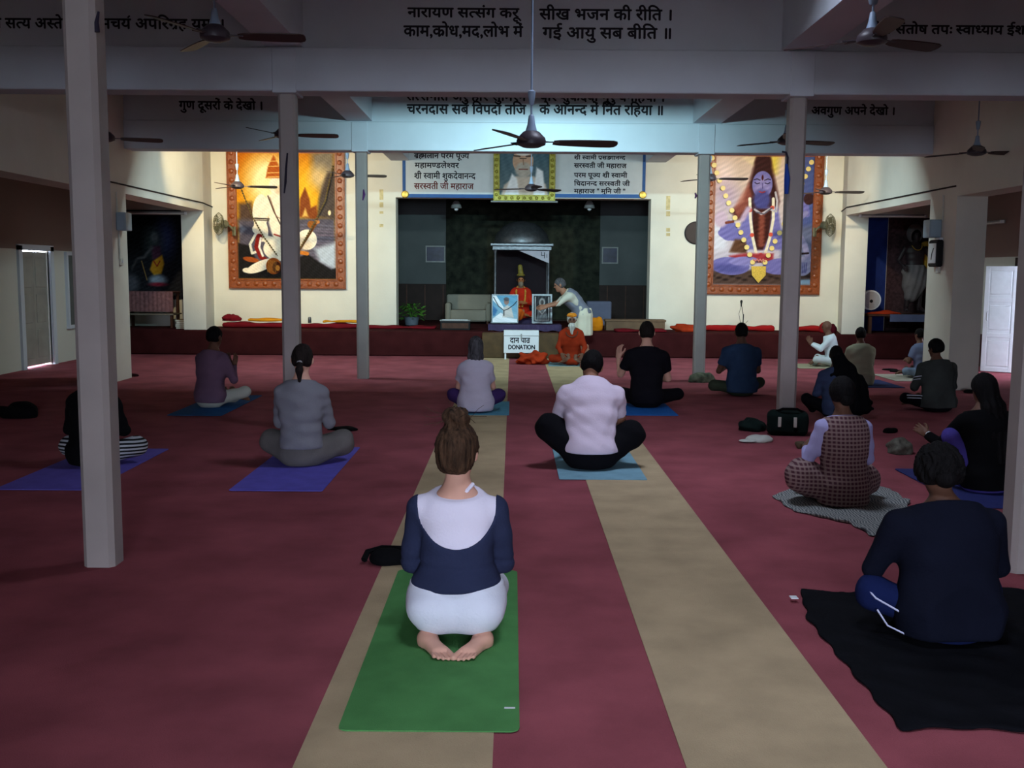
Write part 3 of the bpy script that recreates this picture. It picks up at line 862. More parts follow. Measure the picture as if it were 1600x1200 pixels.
# left painting: seated white figure before a yellow sky
x0, x1 = atY(357, 350, YB)[0], atY(540, 350, YB)[0]; z0, z1 = atY(450, 451, YB)[2], 4.05
pl, w, h = framed('framed_painting', x0, x1, z0, z1, YB - .004, 0.19, 0.07, m_frame, 'large framed painting of a white seated figure under a yellow sky', 'painting', 'large framed paintings')
def p_rng(x0, x1, z0, z1, y=YB):
    """photograph pixels at the corners of a wall rectangle (for drawing the print at its measured places)"""
    def px(X, Z):
        d = np.array([X, y, Z]) - _C; k = d @ _W
        return 800 + FPX * (d @ _R) / k, 600 - FPX * (d @ _U) / k
    a = px(x0, z1); b = px(x1, z0); return a[0], b[0], a[1], b[1]
X0, X1, Y0, Y1 = p_rng(x0 + .18, x1 - .18, z0 + .18, z1 - .18)
P = Print(X0, X1, Y0, Y1, 1.5, (214, 150, 30))
def L5(pts, ox=340, oy=230, s=5.0): return [(ox + a / s, oy + b / s) for a, b in pts]
P.grad((206, 128, 20), (236, 178, 40), Y0, 345)
P.ell(*L5([(400, 260)])[0], 34, 40, (255, 246, 200), soft=16)
P.ell(*L5([(690, 330)])[0], 20, 40, (250, 200, 60), soft=14)
P.poly(L5([(740, 40), (930, 0), (940, 480), (840, 480), (800, 300), (750, 150)]), (150, 140, 126), soft=7)
P.ell(*L5([(800, 230)])[0], 14, 16, (226, 200, 150), soft=9)
P.poly(L5([(160, 440), (260, 430), (300, 570), (160, 600)]), (104, 82, 70), soft=4)
P.poly(L5([(150, 565), (930, 540), (930, 1020), (150, 1020)]), (104, 98, 112), soft=4)
P.poly(L5([(830, 300), (870, 200), (930, 180), (930, 560), (780, 540), (800, 400)]), (96, 84, 78), soft=3)
P.poly(L5([(640, 540), (650, 400), (690, 310), (725, 400), (735, 470), (780, 450), (790, 560)]), (150, 84, 36), soft=1.5)
P.poly(L5([(665, 540), (690, 470), (715, 540)]), (230, 190, 110), soft=1.5)
for k in range(14):
    yy = 610 + k * 24; P.line(L5([(560 + 25 * (k % 3), yy), (760, yy - 10 + 8 * (k % 2)), (930, yy + 6)]), 1.6, (140 + 6 * (k % 4), 140, 158), a=.7, soft=1.5)
P.poly(L5([(760, 790), (930, 740), (930, 960), (800, 900)]), (196, 204, 216), soft=4)
P.poly(L5([(150, 750), (240, 770), (300, 900), (500, 930), (640, 860), (700, 830), (800, 900), (850, 930), (890, 955), (940, 940), (940, 1030), (150, 1030)]), (36, 32, 34), soft=1.5)
P.poly(L5([(165, 600), (220, 640), (170, 680)]), (150, 150, 164), soft=2)
P.ell(*L5([(250, 880)])[0], 13, 4, (176, 96, 40), 10)
WB, WS, WL = (250, 240, 222), (222, 196, 166), (206, 176, 150)
P.poly(L5([(380, 380), (500, 330), (600, 380), (620, 700), (560, 760), (440, 740), (400, 600)]), WB, soft=1.5)
P.ell(*L5([(470, 300)])[0], 13, 15, WB)
P.ell(*L5([(490, 330)])[0], 8, 7, WS, a=.6, soft=2)
P.poly(L5([(380, 240), (400, 150), (430, 90), (445, 60), (460, 90), (490, 150), (520, 240)]), (190, 106, 40), soft=1.2)
for q in (110, 150, 200, 232): P.line(L5([(396, q), (500, q - 4)]), 1.4, (240, 196, 120))
P.ell(*L5([(335, 500)])[0], 13, 27, WB, 4); P.ell(*L5([(335, 640)])[0], 11, 20, WB, -10)
P.line(L5([(300, 640), (380, 720), (500, 740)]), (14, 10), WB)
P.line(L5([(285, 555), (400, 560)]), 2.2, (70, 60, 56)); P.line(L5([(285, 568), (400, 573)]), 1.2, (70, 60, 56))
P.line(L5([(395, 380), (440, 500), (490, 600)]), 2.0, (84, 60, 48)); P.line(L5([(410, 390), (460, 540), (500, 560)]), 1.0, (150, 110, 90))
P.line(L5([(290, 680), (245, 760), (260, 830), (290, 820)]), 4.0, (228, 226, 214))
P.line(L5([(320, 700), (300, 780), (330, 860), (370, 880)]), (10, 6), (150, 40, 34)); P.line(L5([(332, 710), (318, 780), (345, 850)]), 3.4, (246, 240, 232))
P.ell(*L5([(470, 800)])[0], 24, 18, WB, 8); P.ell(*L5([(330, 930)])[0], 26, 8, WB, -22); P.ell(*L5([(215, 965)])[0], 7, 4, WB)
P.ell(*L5([(700, 720)])[0], 16, 16, WB, -30); P.ell(*L5([(650, 760)])[0], 16, 12, WS, a=.5, soft=3)
P.line(L5([(640, 820), (700, 830)]), 6, (214, 140, 60))
P.line(L5([(440, 680), (560, 720)]), 2.2, (176, 44, 36))
P.ell(*L5([(430, 930)])[0], 12, 13, (178, 100, 36)); P.ell(*L5([(455, 940)])[0], 7, 9, (96, 44, 20)); P.ell(*L5([(462, 945)])[0], 3.4, 4.6, (216, 150, 70))
for k in range(6): P.line(L5([(395 + k * 11, 880 + 3 * k), (380 + k * 13, 980)]), .9, (230, 180, 100), a=.7)
P.ell(*L5([(882, 508)])[0], 2.4, 4, (255, 232, 190))
P.line(L5([(640, 800), (790, 575)]), 3, (150, 96, 50)); P.ell(*L5([(735, 600)])[0], 6, 6, (168, 110, 50)); P.ell(*L5([(785, 580)])[0], 4, 3, (214, 150, 90))
P.speck(5, .5, 3); P.c = 255 * (np.clip(P.c, 0, 255) / 255) ** 1.25
fw = .18
P.build('picture', ((-w + fw, -.045, h - fw), (w - fw, -.045, h - fw), (-w + fw, -.045, fw)), m_print, pl)
m_gar = mat('dried garland', (108, 92, 56), rough=0.9, var=0.3, vscale=40)
def gl(pts, r):
    pts = [tuple(atY(x, y, YB - .11)) for x, y in L5(pts)]
    m = MB()
    for a, b in zip(pts[:-1], pts[1:]):
        a, b = np.array(a), np.array(b); n = max(2, int(np.linalg.norm(b - a) / .05))
        for k in range(n):
            c = a + (b - a) * k / n
            m.lathe([(r * .3, -r), (r, -r * .3), (r, r * .3), (r * .3, r)], 6, tuple(c - np.array(pl.location)))
        m.tube([tuple(a - np.array(pl.location)), tuple(b - np.array(pl.location))], r * .35, 5)
    return m.build('garland', m_gar, pl)
gl([(165, 280), (270, 540), (360, 700), (470, 850)], .017)
gl([(900, 150), (840, 420), (760, 580), (690, 710), (620, 830)], .02)

# right painting: seated blue figure
x0, x1 = atY(1099, 400, YB)[0], atY(1281, 400, YB)[0]; z0, z1 = atY(1190, 460, YB)[2], 4.05
pr, w, h = framed('framed_painting', x0, x1, z0, z1, YB - .004, 0.19, 0.07, m_frame, 'large framed painting of a blue seated figure hung with a garland of golden discs', 'painting', 'large framed paintings')
X0, X1, Y0, Y1 = p_rng(x0 + .18, x1 - .18, z0 + .18, z1 - .18)
P = Print(X0, X1, Y0, Y1, 1.5, (214, 206, 220))
def R5(pts): return L5(pts, 1080, 230)
P.grad((226, 206, 190), (206, 204, 224), Y0, Y1)
P.poly(R5([(470, -60), (680, -60), (640, 200), (520, 240)]), (232, 214, 110), soft=6)
for k in range(9): P.line(R5([(520, 180), (190 + 70 * k, -80)]), (2, 8), (250, 240, 190), a=.35, soft=3)
P.ell(*R5([(250, 220)])[0], 14, 26, (244, 226, 222), soft=10); P.ell(*R5([(270, 380)])[0], 18, 22, (206, 190, 206), soft=10)
P.poly(R5([(720, -60), (940, -60), (940, 700), (860, 760), (760, 560), (720, 300)]), (86, 102, 158), soft=5)
for k in range(12): P.line(R5([(740 + 15 * k, 60), (735 + 16 * k, 650)]), 1.6, (160 + 5 * (k % 5), 172, 204), a=.5, soft=2)
P.poly(R5([(180, 560), (320, 640), (280, 800), (180, 820)]), (226, 226, 236), soft=5)
P.poly(R5([(700, 640), (940, 600), (940, 860), (700, 860)]), (132, 138, 164), soft=5)
P.poly(R5([(180, 960), (940, 960), (940, 1080), (180, 1080)]), (112, 92, 84), soft=3)
for k in range(16): P.ell(*R5([(190 + 48 * k, 1010 + 14 * (k % 3))])[0], 4, 1.8, (70, 54, 50), soft=1)
P.poly(R5([(780, 1035), (930, 1030), (930, 1075), (780, 1075)]), (160, 184, 206), soft=2)
BL, BD, HR = (146, 142, 196), (104, 104, 160), (84, 44, 44)
P.poly(R5([(480, 120), (500, 60), (590, 60), (610, 160), (670, 420), (640, 560), (560, 580), (360, 560), (310, 500), (400, 420), (450, 250)]), HR, soft=3)
P.poly(R5([(440, 280), (330, 480), (360, 560), (430, 480), (470, 380)]), (196, 130, 112), soft=3, a=.7)
P.ell(*R5([(540, 120)])[0], 12, 14, HR, soft=2)
P.poly(R5([(430, 480), (660, 460), (720, 800), (420, 800), (360, 700)]), BL, soft=2)
P.ell(*R5([(540, 290)])[0], 15, 21, BL); P.ell(*R5([(540, 310)])[0], 12, 16, (178, 168, 206), soft=4, a=.7); P.ell(*R5([(540, 410)])[0], 13, 16, BD, soft=3)
P.line(R5([(485, 275), (500, 284), (518, 278)]), 1.4, (54, 44, 70)); P.line(R5([(560, 278), (580, 284), (595, 275)]), 1.4, (54, 44, 70))
P.line(R5([(478, 252), (500, 246), (522, 256)]), 1.3, (60, 44, 56)); P.line(R5([(556, 256), (580, 246), (600, 252)]), 1.3, (60, 44, 56))
P.line(R5([(541, 280), (543, 318)]), 1.2, (110, 100, 150)); P.line(R5([(520, 345), (540, 352), (560, 345)]), 2.0, (176, 84, 100)); P.ell(*R5([(540, 236)])[0], 1.5, 4, (96, 20, 24))
P.poly(R5([(470, 480), (620, 480), (600, 700), (560, 800), (510, 800), (480, 700)]), (92, 46, 40), soft=2)
for k in range(9): P.ell(*R5([(545, 520 + 30 * k)])[0], 5, 3.5, (186, 120, 100), soft=1.5, a=.7)
P.line(R5([(450, 400), (460, 560), (480, 700), (515, 845)]), 4.4, (240, 232, 214)); P.line(R5([(625, 400), (630, 560), (610, 700), (575, 845)]), 4.4, (240, 232, 214))
for a in ((455, 490), (475, 685), (620, 470), (615, 680), (545, 840)): P.ell(*R5([a])[0], 3.2, 3.2, (224, 120, 100))
P.line(R5([(490, 485), (540, 520), (600, 480), (650, 500), (655, 420), (640, 350)]), 3.2, (206, 200, 206)); P.line(R5([(500, 505), (560, 520), (620, 470)]), 2.0, (120, 116, 130))
P.ell(*R5([(330, 680)])[0], 22, 10, BL, 8); P.ell(*R5([(300, 650)])[0], 13, 16, BL); P.ell(*R5([(240, 560)])[0], 10, 13, (214, 196, 212), soft=2); P.line(R5([(280, 590), (330, 580)]), 4, (150, 90, 70))
P.line(R5([(400, 560), (440, 480)]), 8, (206, 186, 206), soft=2)
P.poly(R5([(310, 820), (350, 720), (430, 720), (440, 830)]), (124, 92, 70), soft=2)
P.poly(R5([(310, 850), (420, 830), (640, 830), (640, 900), (340, 900)]), (184, 84, 92), soft=2)
P.ell(*R5([(320, 930)])[0], 29, 14, BL, 4); P.ell(*R5([(300, 950)])[0], 24, 7, BD, 4, soft=3, a=.7); P.ell(*R5([(420, 890)])[0], 22, 7, (164, 158, 206), -3)
P.ell(*R5([(700, 930)])[0], 28, 13, BL, -4); P.ell(*R5([(860, 930)])[0], 14, 15, (176, 172, 198)); P.line(R5([(800, 640), (870, 760), (900, 860)]), (10, 8), (170, 166, 196)); P.line(R5([(840, 830), (900, 825)]), 3, (60, 44, 50))
for k in range(4): P.line(R5([(850 + 14 * k, 900), (850 + 12 * k, 980)]), 1.2, BD)
P.line(R5([(860, 400), (880, 520)]), 9, BL); P.ell(*R5([(890, 400)])[0], 8, 9, (90, 58, 60)); P.line(R5([(820, 560), (870, 510)]), 8, (164, 160, 196))
P.speck(4, .5, 5); P.c = 255 * (np.clip(P.c, 0, 255) / 255) ** 1.45
P.build('picture', ((-w + fw, -.045, h - fw), (w - fw, -.045, h - fw), (-w + fw, -.045, fw)), m_print, pr)
m_disc = mat('golden disc', (232, 208, 130), rough=0.4, var=0.1)
ch = [(165, 85), (180, 140), (200, 200), (222, 260), (248, 320), (270, 380), (293, 436), (318, 494), (342, 552), (365, 608), (388, 666), (411, 724), (434, 782), (457, 840), (480, 898), (577, 900), (603, 845), (630, 790), (655, 735), (690, 670), (725, 600), (770, 500), (820, 398), (842, 340), (866, 284), (892, 228), (916, 170), (940, 118)]
dsc = None
for a in ch:
    q = atY(*R5([a])[0], YB - .10) - np.array(pr.location)
    if dsc is None: dsc = o = MB().lathe([(.045, -.006), (.05, 0), (.045, .006)], 12, (0, 0, 0), 'Y').build('garland_disc', m_disc, pr)
    else: o = dsc.copy(); COL.objects.link(o)
    o.location = tuple(q)
q = [tuple(atY(*R5([a])[0], YB - .11) - np.array(pr.location)) for a in ((470, 930), (585, 930), (582, 1000), (525, 1060), (475, 1000))]
m = MB(); n = 5; m.add(q + [(x, y + .02, z) for x, y, z in q], [tuple(range(n)), tuple(range(2 * n - 1, n - 1, -1))] + [(i, (i + 1) % n, n + (i + 1) % n, n + i) for i in range(n)])
m.build('pendant', mat('gold pendant', (214, 182, 80), rough=.35, metal=.4, var=.2, vscale=50, bump=.4), pr)
m = MB()
for k in range(8):
    q = atY(*R5([(490 + 12 * k, 880 + 10 * (k % 2))])[0], YB - .10) - np.array(pr.location); m.lathe([(.01, -.02), (.024, 0), (.01, .02)], 7, tuple(q))
m.build('flower_knot', mat('pink flowers', (206, 130, 120), rough=.8), pr)

# ================================================================== banner and portrait over the shrine
m_ban = mat('pale banner', (206, 212, 214), rough=0.8, var=0.03)
m_bblue = mat('blue border', (52, 92, 150), rough=0.7, var=0.08)
ybn = YB - 0.03
for k, (xa, xb, rows, lab) in enumerate((
    (629, 772, [('ब्रह्मलीन परम पूज्य', 647, 733, 247, 239), ('महामण्डलेश्वर', 648, 717, 262, 254), ('श्री स्वामी शुकदेवानन्द', 647, 743, 279, 270), ('सरस्वती जी महाराज', 647, 740, 295, 286)], 'pale signboard with four lines of dark script left of the portrait'),
    (866, 1008, [('श्री स्वामी प्रसङ्गानन्द', 897, 977, 249, 243), ('सरस्वती जी महाराज', 897, 979, 262, 255), ('परम पूज्य श्री स्वामी', 897, 980, 277, 270), ('चिदानन्द सरस्वती जी', 897, 984, 290, 283), ('महाराज " मुनि जी "', 897, 977, 302, 295)], 'pale signboard with five lines of dark script right of the portrait'))):
    a = atY(xa, 308, ybn); b = atY(xb, 310, ybn)
    zb, zt = atY((xa + xb) / 2, 309, ybn)[2], 4.15
    e = empty('signboard', ((a[0] + b[0]) / 2, YB - .004, zb), 0, lab, 'sign', 'signboards over the shrine'); hw = (b[0] - a[0]) / 2; hh = zt - zb
    MB().box(-hw, hw, -.02, 0, 0, hh, .003).build('board', m_ban, e)
    m = MB().box(-hw, hw, -.03, -.018, 0, .07).box(-hw, hw, -.03, -.018, hh - .07, hh)
    m.box(-hw, -hw + .06, -.03, -.018, .07, hh - .07) if k == 0 else m.box(hw - .06, hw, -.03, -.018, .07, hh - .07)
    m.build('border', m_bblue, e)
    L = []
    for t, u0, u1, yb_, yt_ in rows:
        A = atY(u0, yb_, YB - .03); B = atY(u1, yb_, YB - .03); C2 = atY(u0, yt_, YB - .03)
        L.append((t, A[0] - e.location[0], B[0] - e.location[0], A[2] - zb, C2[2] - A[2]))
    text_mesh(L[:3] if k == 0 else L, m_letter, e, (0, -.0215, 0), (1, 0, 0), (0, 0, 1), bold=.004)
    if k == 0: text_mesh(L[3:], m_letter2, e, (0, -.0215, 0), (1, 0, 0), (0, 0, 1), bold=.004)
    sx = -hw + .05 if k == 0 else hw - .05
    MB().lathe([(.02, -.06), (.06, -.055), (.075, -.03), (.06, -.02)], 12, (sx, 0, .06), 'Y').build('corner_boss', m_gold, e, True)
a, b = atY(771, 316, ybn), atY(867, 317, ybn)
m_fgold = mat('gilt frame', (150, 142, 58), rough=0.4, metal=0.3, var=0.25, vscale=40, bump=.4)
pp, w, h = framed('framed_portrait', a[0], b[0], a[2] + .02, 4.1, YB - .036, 0.12, 0.08, m_fgold, 'gilt framed portrait of an elderly bearded person in white over the shrine', 'portrait')
X0, X1, Y0, Y1 = p_rng(a[0] + .11, b[0] - .11, a[2] + .13, 3.99)
P = Print(X0, X1, Y0, Y1, 2.0, (78, 104, 116))
P.grad((70, 98, 112), (96, 110, 112), Y0, Y1)
P.poly([(782, 312), (788, 290), (806, 276), (834, 276), (852, 288), (858, 312)], (196, 180, 164), soft=1.5)
P.poly([(786, 312), (800, 272), (808, 280), (812, 312)], (226, 226, 226), soft=1.5); P.poly([(832, 312), (838, 262), (848, 268), (852, 312)], (226, 228, 230), soft=1.5)
P.ell(817, 252, 16, 20, (196, 158, 132)); P.ell(817, 232, 17, 12, (220, 216, 208)); P.ell(818, 266, 13, 12, (178, 168, 156), soft=2)
P.line([(803, 244), (812, 245)], 2.4, (84, 66, 58)); P.line([(822, 245), (831, 244)], 2.4, (84, 66, 58)); P.line([(812, 248), (822, 248)], 1, (50, 40, 36)); P.line([(811, 265), (824, 265)], 1.8, (130, 84, 76)); P.line([(817, 250), (818, 258)], 1.4, (150, 116, 96))
P.speck(4, .6, 9)
P.build('picture', ((-w + .11, -.05, h - .11), (w - .11, -.05, h - .11), (-w + .11, -.05, .11)), m_print, pp)
MB().box(-w - .05, w + .05, -.16, 0, -.03, 0, .004).build('shelf', mat('shelf grey', (120, 124, 124), rough=.6), pp)

# round dark disc on the wall, wall fans
c = atY(1087, 364, YB); MB_ = MB().lathe([(.005, -.03), (.20, -.03), (.225, -.02), (.225, 0), (.2, .0)], 32, (0, 0, 0), 'Y')
o = MB_.build('wall_disc', mat('dark bronze', (48, 40, 40), rough=.5, metal=.4)); o.location = (c[0], YB - .004, c[2])
tag(o, 'dark round disc on the wall behind the right far column', 'disc')
m_wf = mat('aged fan grille', (108, 106, 84), rough=0.6, var=0.3, vscale=20)
def wall_fan(px, py, Y, aim, lab):
    p = atY(px, py, Y); e = empty('wall_fan', p, aim, lab, 'fan', 'wall fans beside the paintings')
    MB().lathe([(.03, 0), (.075, .02), (.08, .10), (.05, .14)], 14, (0, .0, 0), 'Y').build('motor', m_wf, e, True)
    m = MB()
    for k in range(22):
        a = k * 2 * PI / 22; m.tube([(.05 * math.cos(a), -.10, .05 * math.sin(a)), (.17 * math.cos(a), -.09, .17 * math.sin(a)), (.215 * math.cos(a), -.04, .215 * math.sin(a)), (.17 * math.cos(a), .01, .17 * math.sin(a)), (.06 * math.cos(a), .03, .06 * math.sin(a))], .004, 4)
    for r, y in ((.215, -.04), (.17, -.09), (.1, -.098), (.05, -.10)): m.tube([(r * math.cos(a), y, r * math.sin(a)) for a in np.linspace(0, 2 * PI, 25)], .005, 4)
    m.build('guard', m_wf, e)
    for k in range(3):
        a = k * 2 * PI / 3; m = MB(); vs = []
        for r, da in ((.04, -.3), (.17, -.55), (.185, .2), (.05, .4)): vs.append((r * math.cos(a + da), -.05 + .06 * da, r * math.sin(a + da)))
        m.add(vs + [(x, y + .006, z) for x, y, z in vs], [(0, 1, 2, 3), (7, 6, 5, 4), (0, 4, 5, 1), (1, 5, 6, 2), (2, 6, 7, 3), (3, 7, 4, 0)]).build('blade', m_wf, e)
    m = MB().tube([(0, .12, 0), (0, .2, -.05), (0, .26, -.12)], .02, 8).box(-.06, .06, .24, .28, -.22, -.04, .01); m.build('bracket', m_wf, e)
    return e
wall_fan(345, 350, YB - .42, -.95, 'wall fan in the left corner beside the white figure painting')
wall_fan(1294, 352, YB - .42, .95, 'wall fan in the right corner beside the blue figure painting')
# conduit, boxes, clock on the two white piers
m_box = mat('grey steel box', (150, 172, 186), rough=0.4, var=0.05)
m_plast = mat('ivory plastic', (206, 206, 196), rough=0.5)
def junction(px0, px1, py0, py1, X, dep, lab):
    a = atX(px0, (py0 + py1) / 2, X); z1 = atX((px0 + px1) / 2, py0, X)[2]; z0 = atX((px0 + px1) / 2, py1, X)[2]
    s = 1 if X < 0 else -1
    e = empty('junction_box', (X, a[1], z0), 0, lab, 'box', 'steel boxes on the piers')
    xs = sorted((0.0, s * dep))
    MB().box(xs[0], xs[1], -.12, .12, 0, z1 - z0, .01).build('case', m_box, e)
    MB().box(xs[0] + .012, xs[1] - .012, -.128, -.118, .015, z1 - z0 - .015, .004).build('cover', m_box, e)
    return e
XP, XQ = -5.62, 6.05
junction(186, 196, 333, 361, XP, .14, 'grey steel box on the white pier left of the stage')
junction(1466, 1478, 343, 371, XQ, .17, 'pale blue steel box on the white pier right of the stage')
def conduit(pts, X, lab, sgn):
    P3 = [tuple(atX(x, y, X + sgn * .012)) for x, y in pts]
    tag(MB().tube(P3, .012, 6).build('conduit', m_plast), lab, 'conduit')
conduit([(182, 300), (183, 333)], XP, 'ivory cable conduit above the steel box on the left pier', 1)
conduit([(186, 361), (187, 405)], XP, 'ivory cable conduit below the steel box on the left pier', 1)
conduit([(1474, 305), (1473, 345)], XQ, 'ivory cable conduit above the steel box on the right pier', -1)
def switch(px, py, X, sgn, lab):
    q = atX(px, py, X); e = empty('wall_switch', q, 0, lab, 'switch', 'switches on the piers')
    xs = sorted((0, sgn * .03)); MB().box(xs[0], xs[1], -.05, .05, -.05, .05, .006).build('plate', m_plast, e)
    xs = sorted((sgn * .028, sgn * .042)); MB().box(xs[0], xs[1], -.012, .012, -.02, .02, .003).build('rocker', m_white, e)
switch(188, 409, XP, 1, 'small square switch on the left white pier')
switch(1467, 421, XQ, -1, 'small square switch below the clock on the right pier')
q = atX(1467, 396, XQ)
ck = empty('wall_clock', q, 0, 'square dark-framed wall clock on the right white pier', 'clock')
MB().box(-.09, 0, -.16, .16, -.19, .19, .02).build('case', m_black, ck)
MB().box(-.098, -.088, -.12, .12, -.14, .14, .004).build('dial', m_white, ck)
MB().tube([(-.10, 0, 0), (-.10, -.05, .07)], .006, 5).build('hand', m_black, ck); MB().tube([(-.10, 0, 0), (-.10, .02, -.09)], .006, 5).build('hand', m_black, ck)
tag(MB().box(-.06, 0, -.08, .05, -.03, .03, .005).build('wall_bracket', m_white), 'small white bracket between steel box and clock', 'bracket').location = tuple(atX(1470, 375, XQ))
# ================================================================== people
SK = {'fair': mat('fair skin', (216, 164, 142), rough=.6, var=.08, spec=.3), 'tan': mat('tan skin', (150, 104, 82), rough=.6, var=.08), 'brown': mat('brown skin', (104, 70, 54), rough=.6, var=.08)}
def hairm(name, c, var2=None): return mat('hair ' + name, c, rough=.7, var=.45, vscale=9, bump=.6, bscale=34, stretch=(7, 7, .8), var2=var2, spec=.12)
H_BROWN = hairm('light brown', (40, 28, 22), (92, 68, 50)); H_BLACK = hairm('black', (14, 12, 13)); H_DARK = hairm('dark brown', (32, 25, 23)); H_GREY = hairm('grey', (58, 56, 60), (96, 94, 98)); H_WHITE = hairm('white', (176, 174, 168), (206, 204, 198))
def cloth(name, c, var=.12, **k): return mat('cloth ' + name, c, rough=.92, var=var, vscale=k.pop('vscale', 5), bump=.25, bscale=90, spec=.08, **k)

def rotm(nod, turn=0.0, roll=0.0):
    """columns: right, forward, up of a head that nods forward, turns left, rolls right"""
    return np.array(Matrix.Rotation(turn, 3, 'Z') @ Matrix.Rotation(-nod, 3, 'X') @ Matrix.Rotation(roll, 3, 'Y'))
def head_sdf(p, c, M, face=True):
    q = (p - np.asarray(c, np.float32)) @ np.asarray(M, np.float32)
    d = ell(q, (0, -.005, .02), (.074, .094, .100))
    d = smin(d, ell(q, (0, .030, -.045), (.056, .060, .072)), .03)
    d = smin(d, ell(q, (0, .062, -.092), (.026, .024, .022)), .02)                      # chin
    if face:
        d = smin(d, rc(q, (0, .088, .022), (0, .108, -.018), .008, .012), .008)         # nose
        d = smin(d, ell(q, (0, .084, .036), (.046, .012, .010)), .01)                   # brow
        d = smax(d, -ell(q, (-.030, .096, .016), (.017, .012, .010)), .008); d = smax(d, -ell(q, (.030, .096, .016), (.017, .012, .010)), .008)
        d = smin(d, ell(q, (0, .086, -.052), (.023, .010, .008)), .006)                 # lips
    for s in (-1, 1):
        d = smin(d, ell(q, (s * .082, -.006, -.006), (.012, .020, .032)), .008)         # ears
    return d
def hair_cap(p, c, M, grow=.0, low=-.075, front=.030, seed=1, groove=.0025):
    q = (p - np.asarray(c, np.float32)) @ np.asarray(M, np.float32)
    az = np.arctan2(q[..., 0], -q[..., 1])
    d = ell(q, (0, -.014, .018), (.084 + grow, .106 + grow, .113 + grow))
    d = smin(d, ell(q, (0, -.050, -.055), (.052 + grow * .5, .050, .055)), .045)
    d = d + groove * np.sin(az * 30 + 4 * np.sin(q[..., 2] * 40 + seed)) + groove * .8 * np.sin(az * 13 + q[..., 2] * 30 + seed)
    d = smax(d, .80 * q[..., 1] - .60 * q[..., 2] - front, .012)
    return smax(d, low - q[..., 2] - .25 * q[..., 1], .03)
def hand_vq(w, fdir, back, side, curl=.5, spread=.06, h=.0055, s=1.0, thumb=.7):
    """palm and five fingers; side +1 puts the thumb on the left of the back of the hand when fingers point away"""
    y = np.array(fdir, float); y /= np.linalg.norm(y); z = np.array(back, float); z -= y * (z @ y); z /= np.linalg.norm(z); x = np.cross(y, z) * side
    B = np.stack([x, y, z], 1)
    F = []
    for k, (fx, fl, rr) in enumerate(((.030, .072, .0085), (.010, .080, .009), (-.010, .074, .0085), (-.029, .058, .0075))):
        a = spread * (1.5 - k); pts = [np.array([fx * .8, .035, 0]), np.array([fx, .088, .002])]; ang = curl * .35
        for seg in (.46, .30, .24):
            d = np.array([math.sin(a) * math.cos(ang), math.cos(ang), -math.sin(ang)]); pts.append(pts[-1] + d * fl * seg); ang += curl * .75
        F.append((pts, [.011, .0105, rr, rr * .92, rr * .8]))
    t0 = np.array([.022, .018, -.004]); t1 = np.array([.046, .048, -.012]); t2 = t1 + np.array([.016, .030, -.010]) * (.6 + thumb * .6); t3 = t2 + np.array([.002, .026, -.006])
    F.append(([t0, t1, t2, t3], [.014, .0125, .0105, .0085]))
    def fn(p):
        d = rbox(p, (0, .045, 0), (.038, .048, .013), .012)
        d = smin(d, rc(p, (0, -.03, 0), (0, .02, 0), .022, .024), .02)
        for pts, r in F[:4]: d = smin(d, chain(p, [list(q) for q in pts], r, .004), .004)
        return smin(d, chain(p, [list(q) for q in F[4][0]], F[4][1], .006), .010)
    V, Q = surf(fn, (-.06, -.055, -.10), (.10, .185, .035), h)
    V = (V * s) @ B.T + np.array(w)
    if side < 0: Q = Q[:, ::-1]
    return V, Q
def foot_vq(heel, toe, up, side, h=.007, s=1.0):
    """heel and toe points on the sole line, up the back of the foot; big toe towards side (+1 = +x of the foot frame)"""
    heel = np.array(heel, float); toe = np.array(toe, float)
    y = toe - heel; L = np.linalg.norm(y); y /= L; z = np.array(up, float); z -= y * (z @ y); z /= np.linalg.norm(z); x = np.cross(y, z) * side
    B = np.stack([x, y, z], 1); k = L / .24
    def fn(p):
        d = ell(p, (0, .035, .035), (.032, .042, .036))
        d = smin(d, rc(p, (-.012, .03, .03), (-.016, .15, .022), .026, .022), .03)
        d = smin(d, rc(p, (.006, .06, .045), (.016, .16, .022), .028, .024), .03)
        d = smin(d, rc(p, (0, .03, .04), (0, .02, .11), .034, .036), .03)
        for j, (tx, ty, r) in enumerate(((.031, .224, .0135), (.0085, .226, .0085), (-.010, .218, .008), (-.0265, .207, .0078), (-.041, .192, .0075))):
            d = smin(d, rc(p, (tx * .9, .165, .016), (tx, ty, .012), r * .9, r), .0025)
        return d
    V, Q = surf(fn, (-.075, -.03, -.02), (.075, .26, .17), h)
    V = (V * k * s) @ B.T + heel
    if side < 0: Q = Q[:, ::-1]
    return V, Q

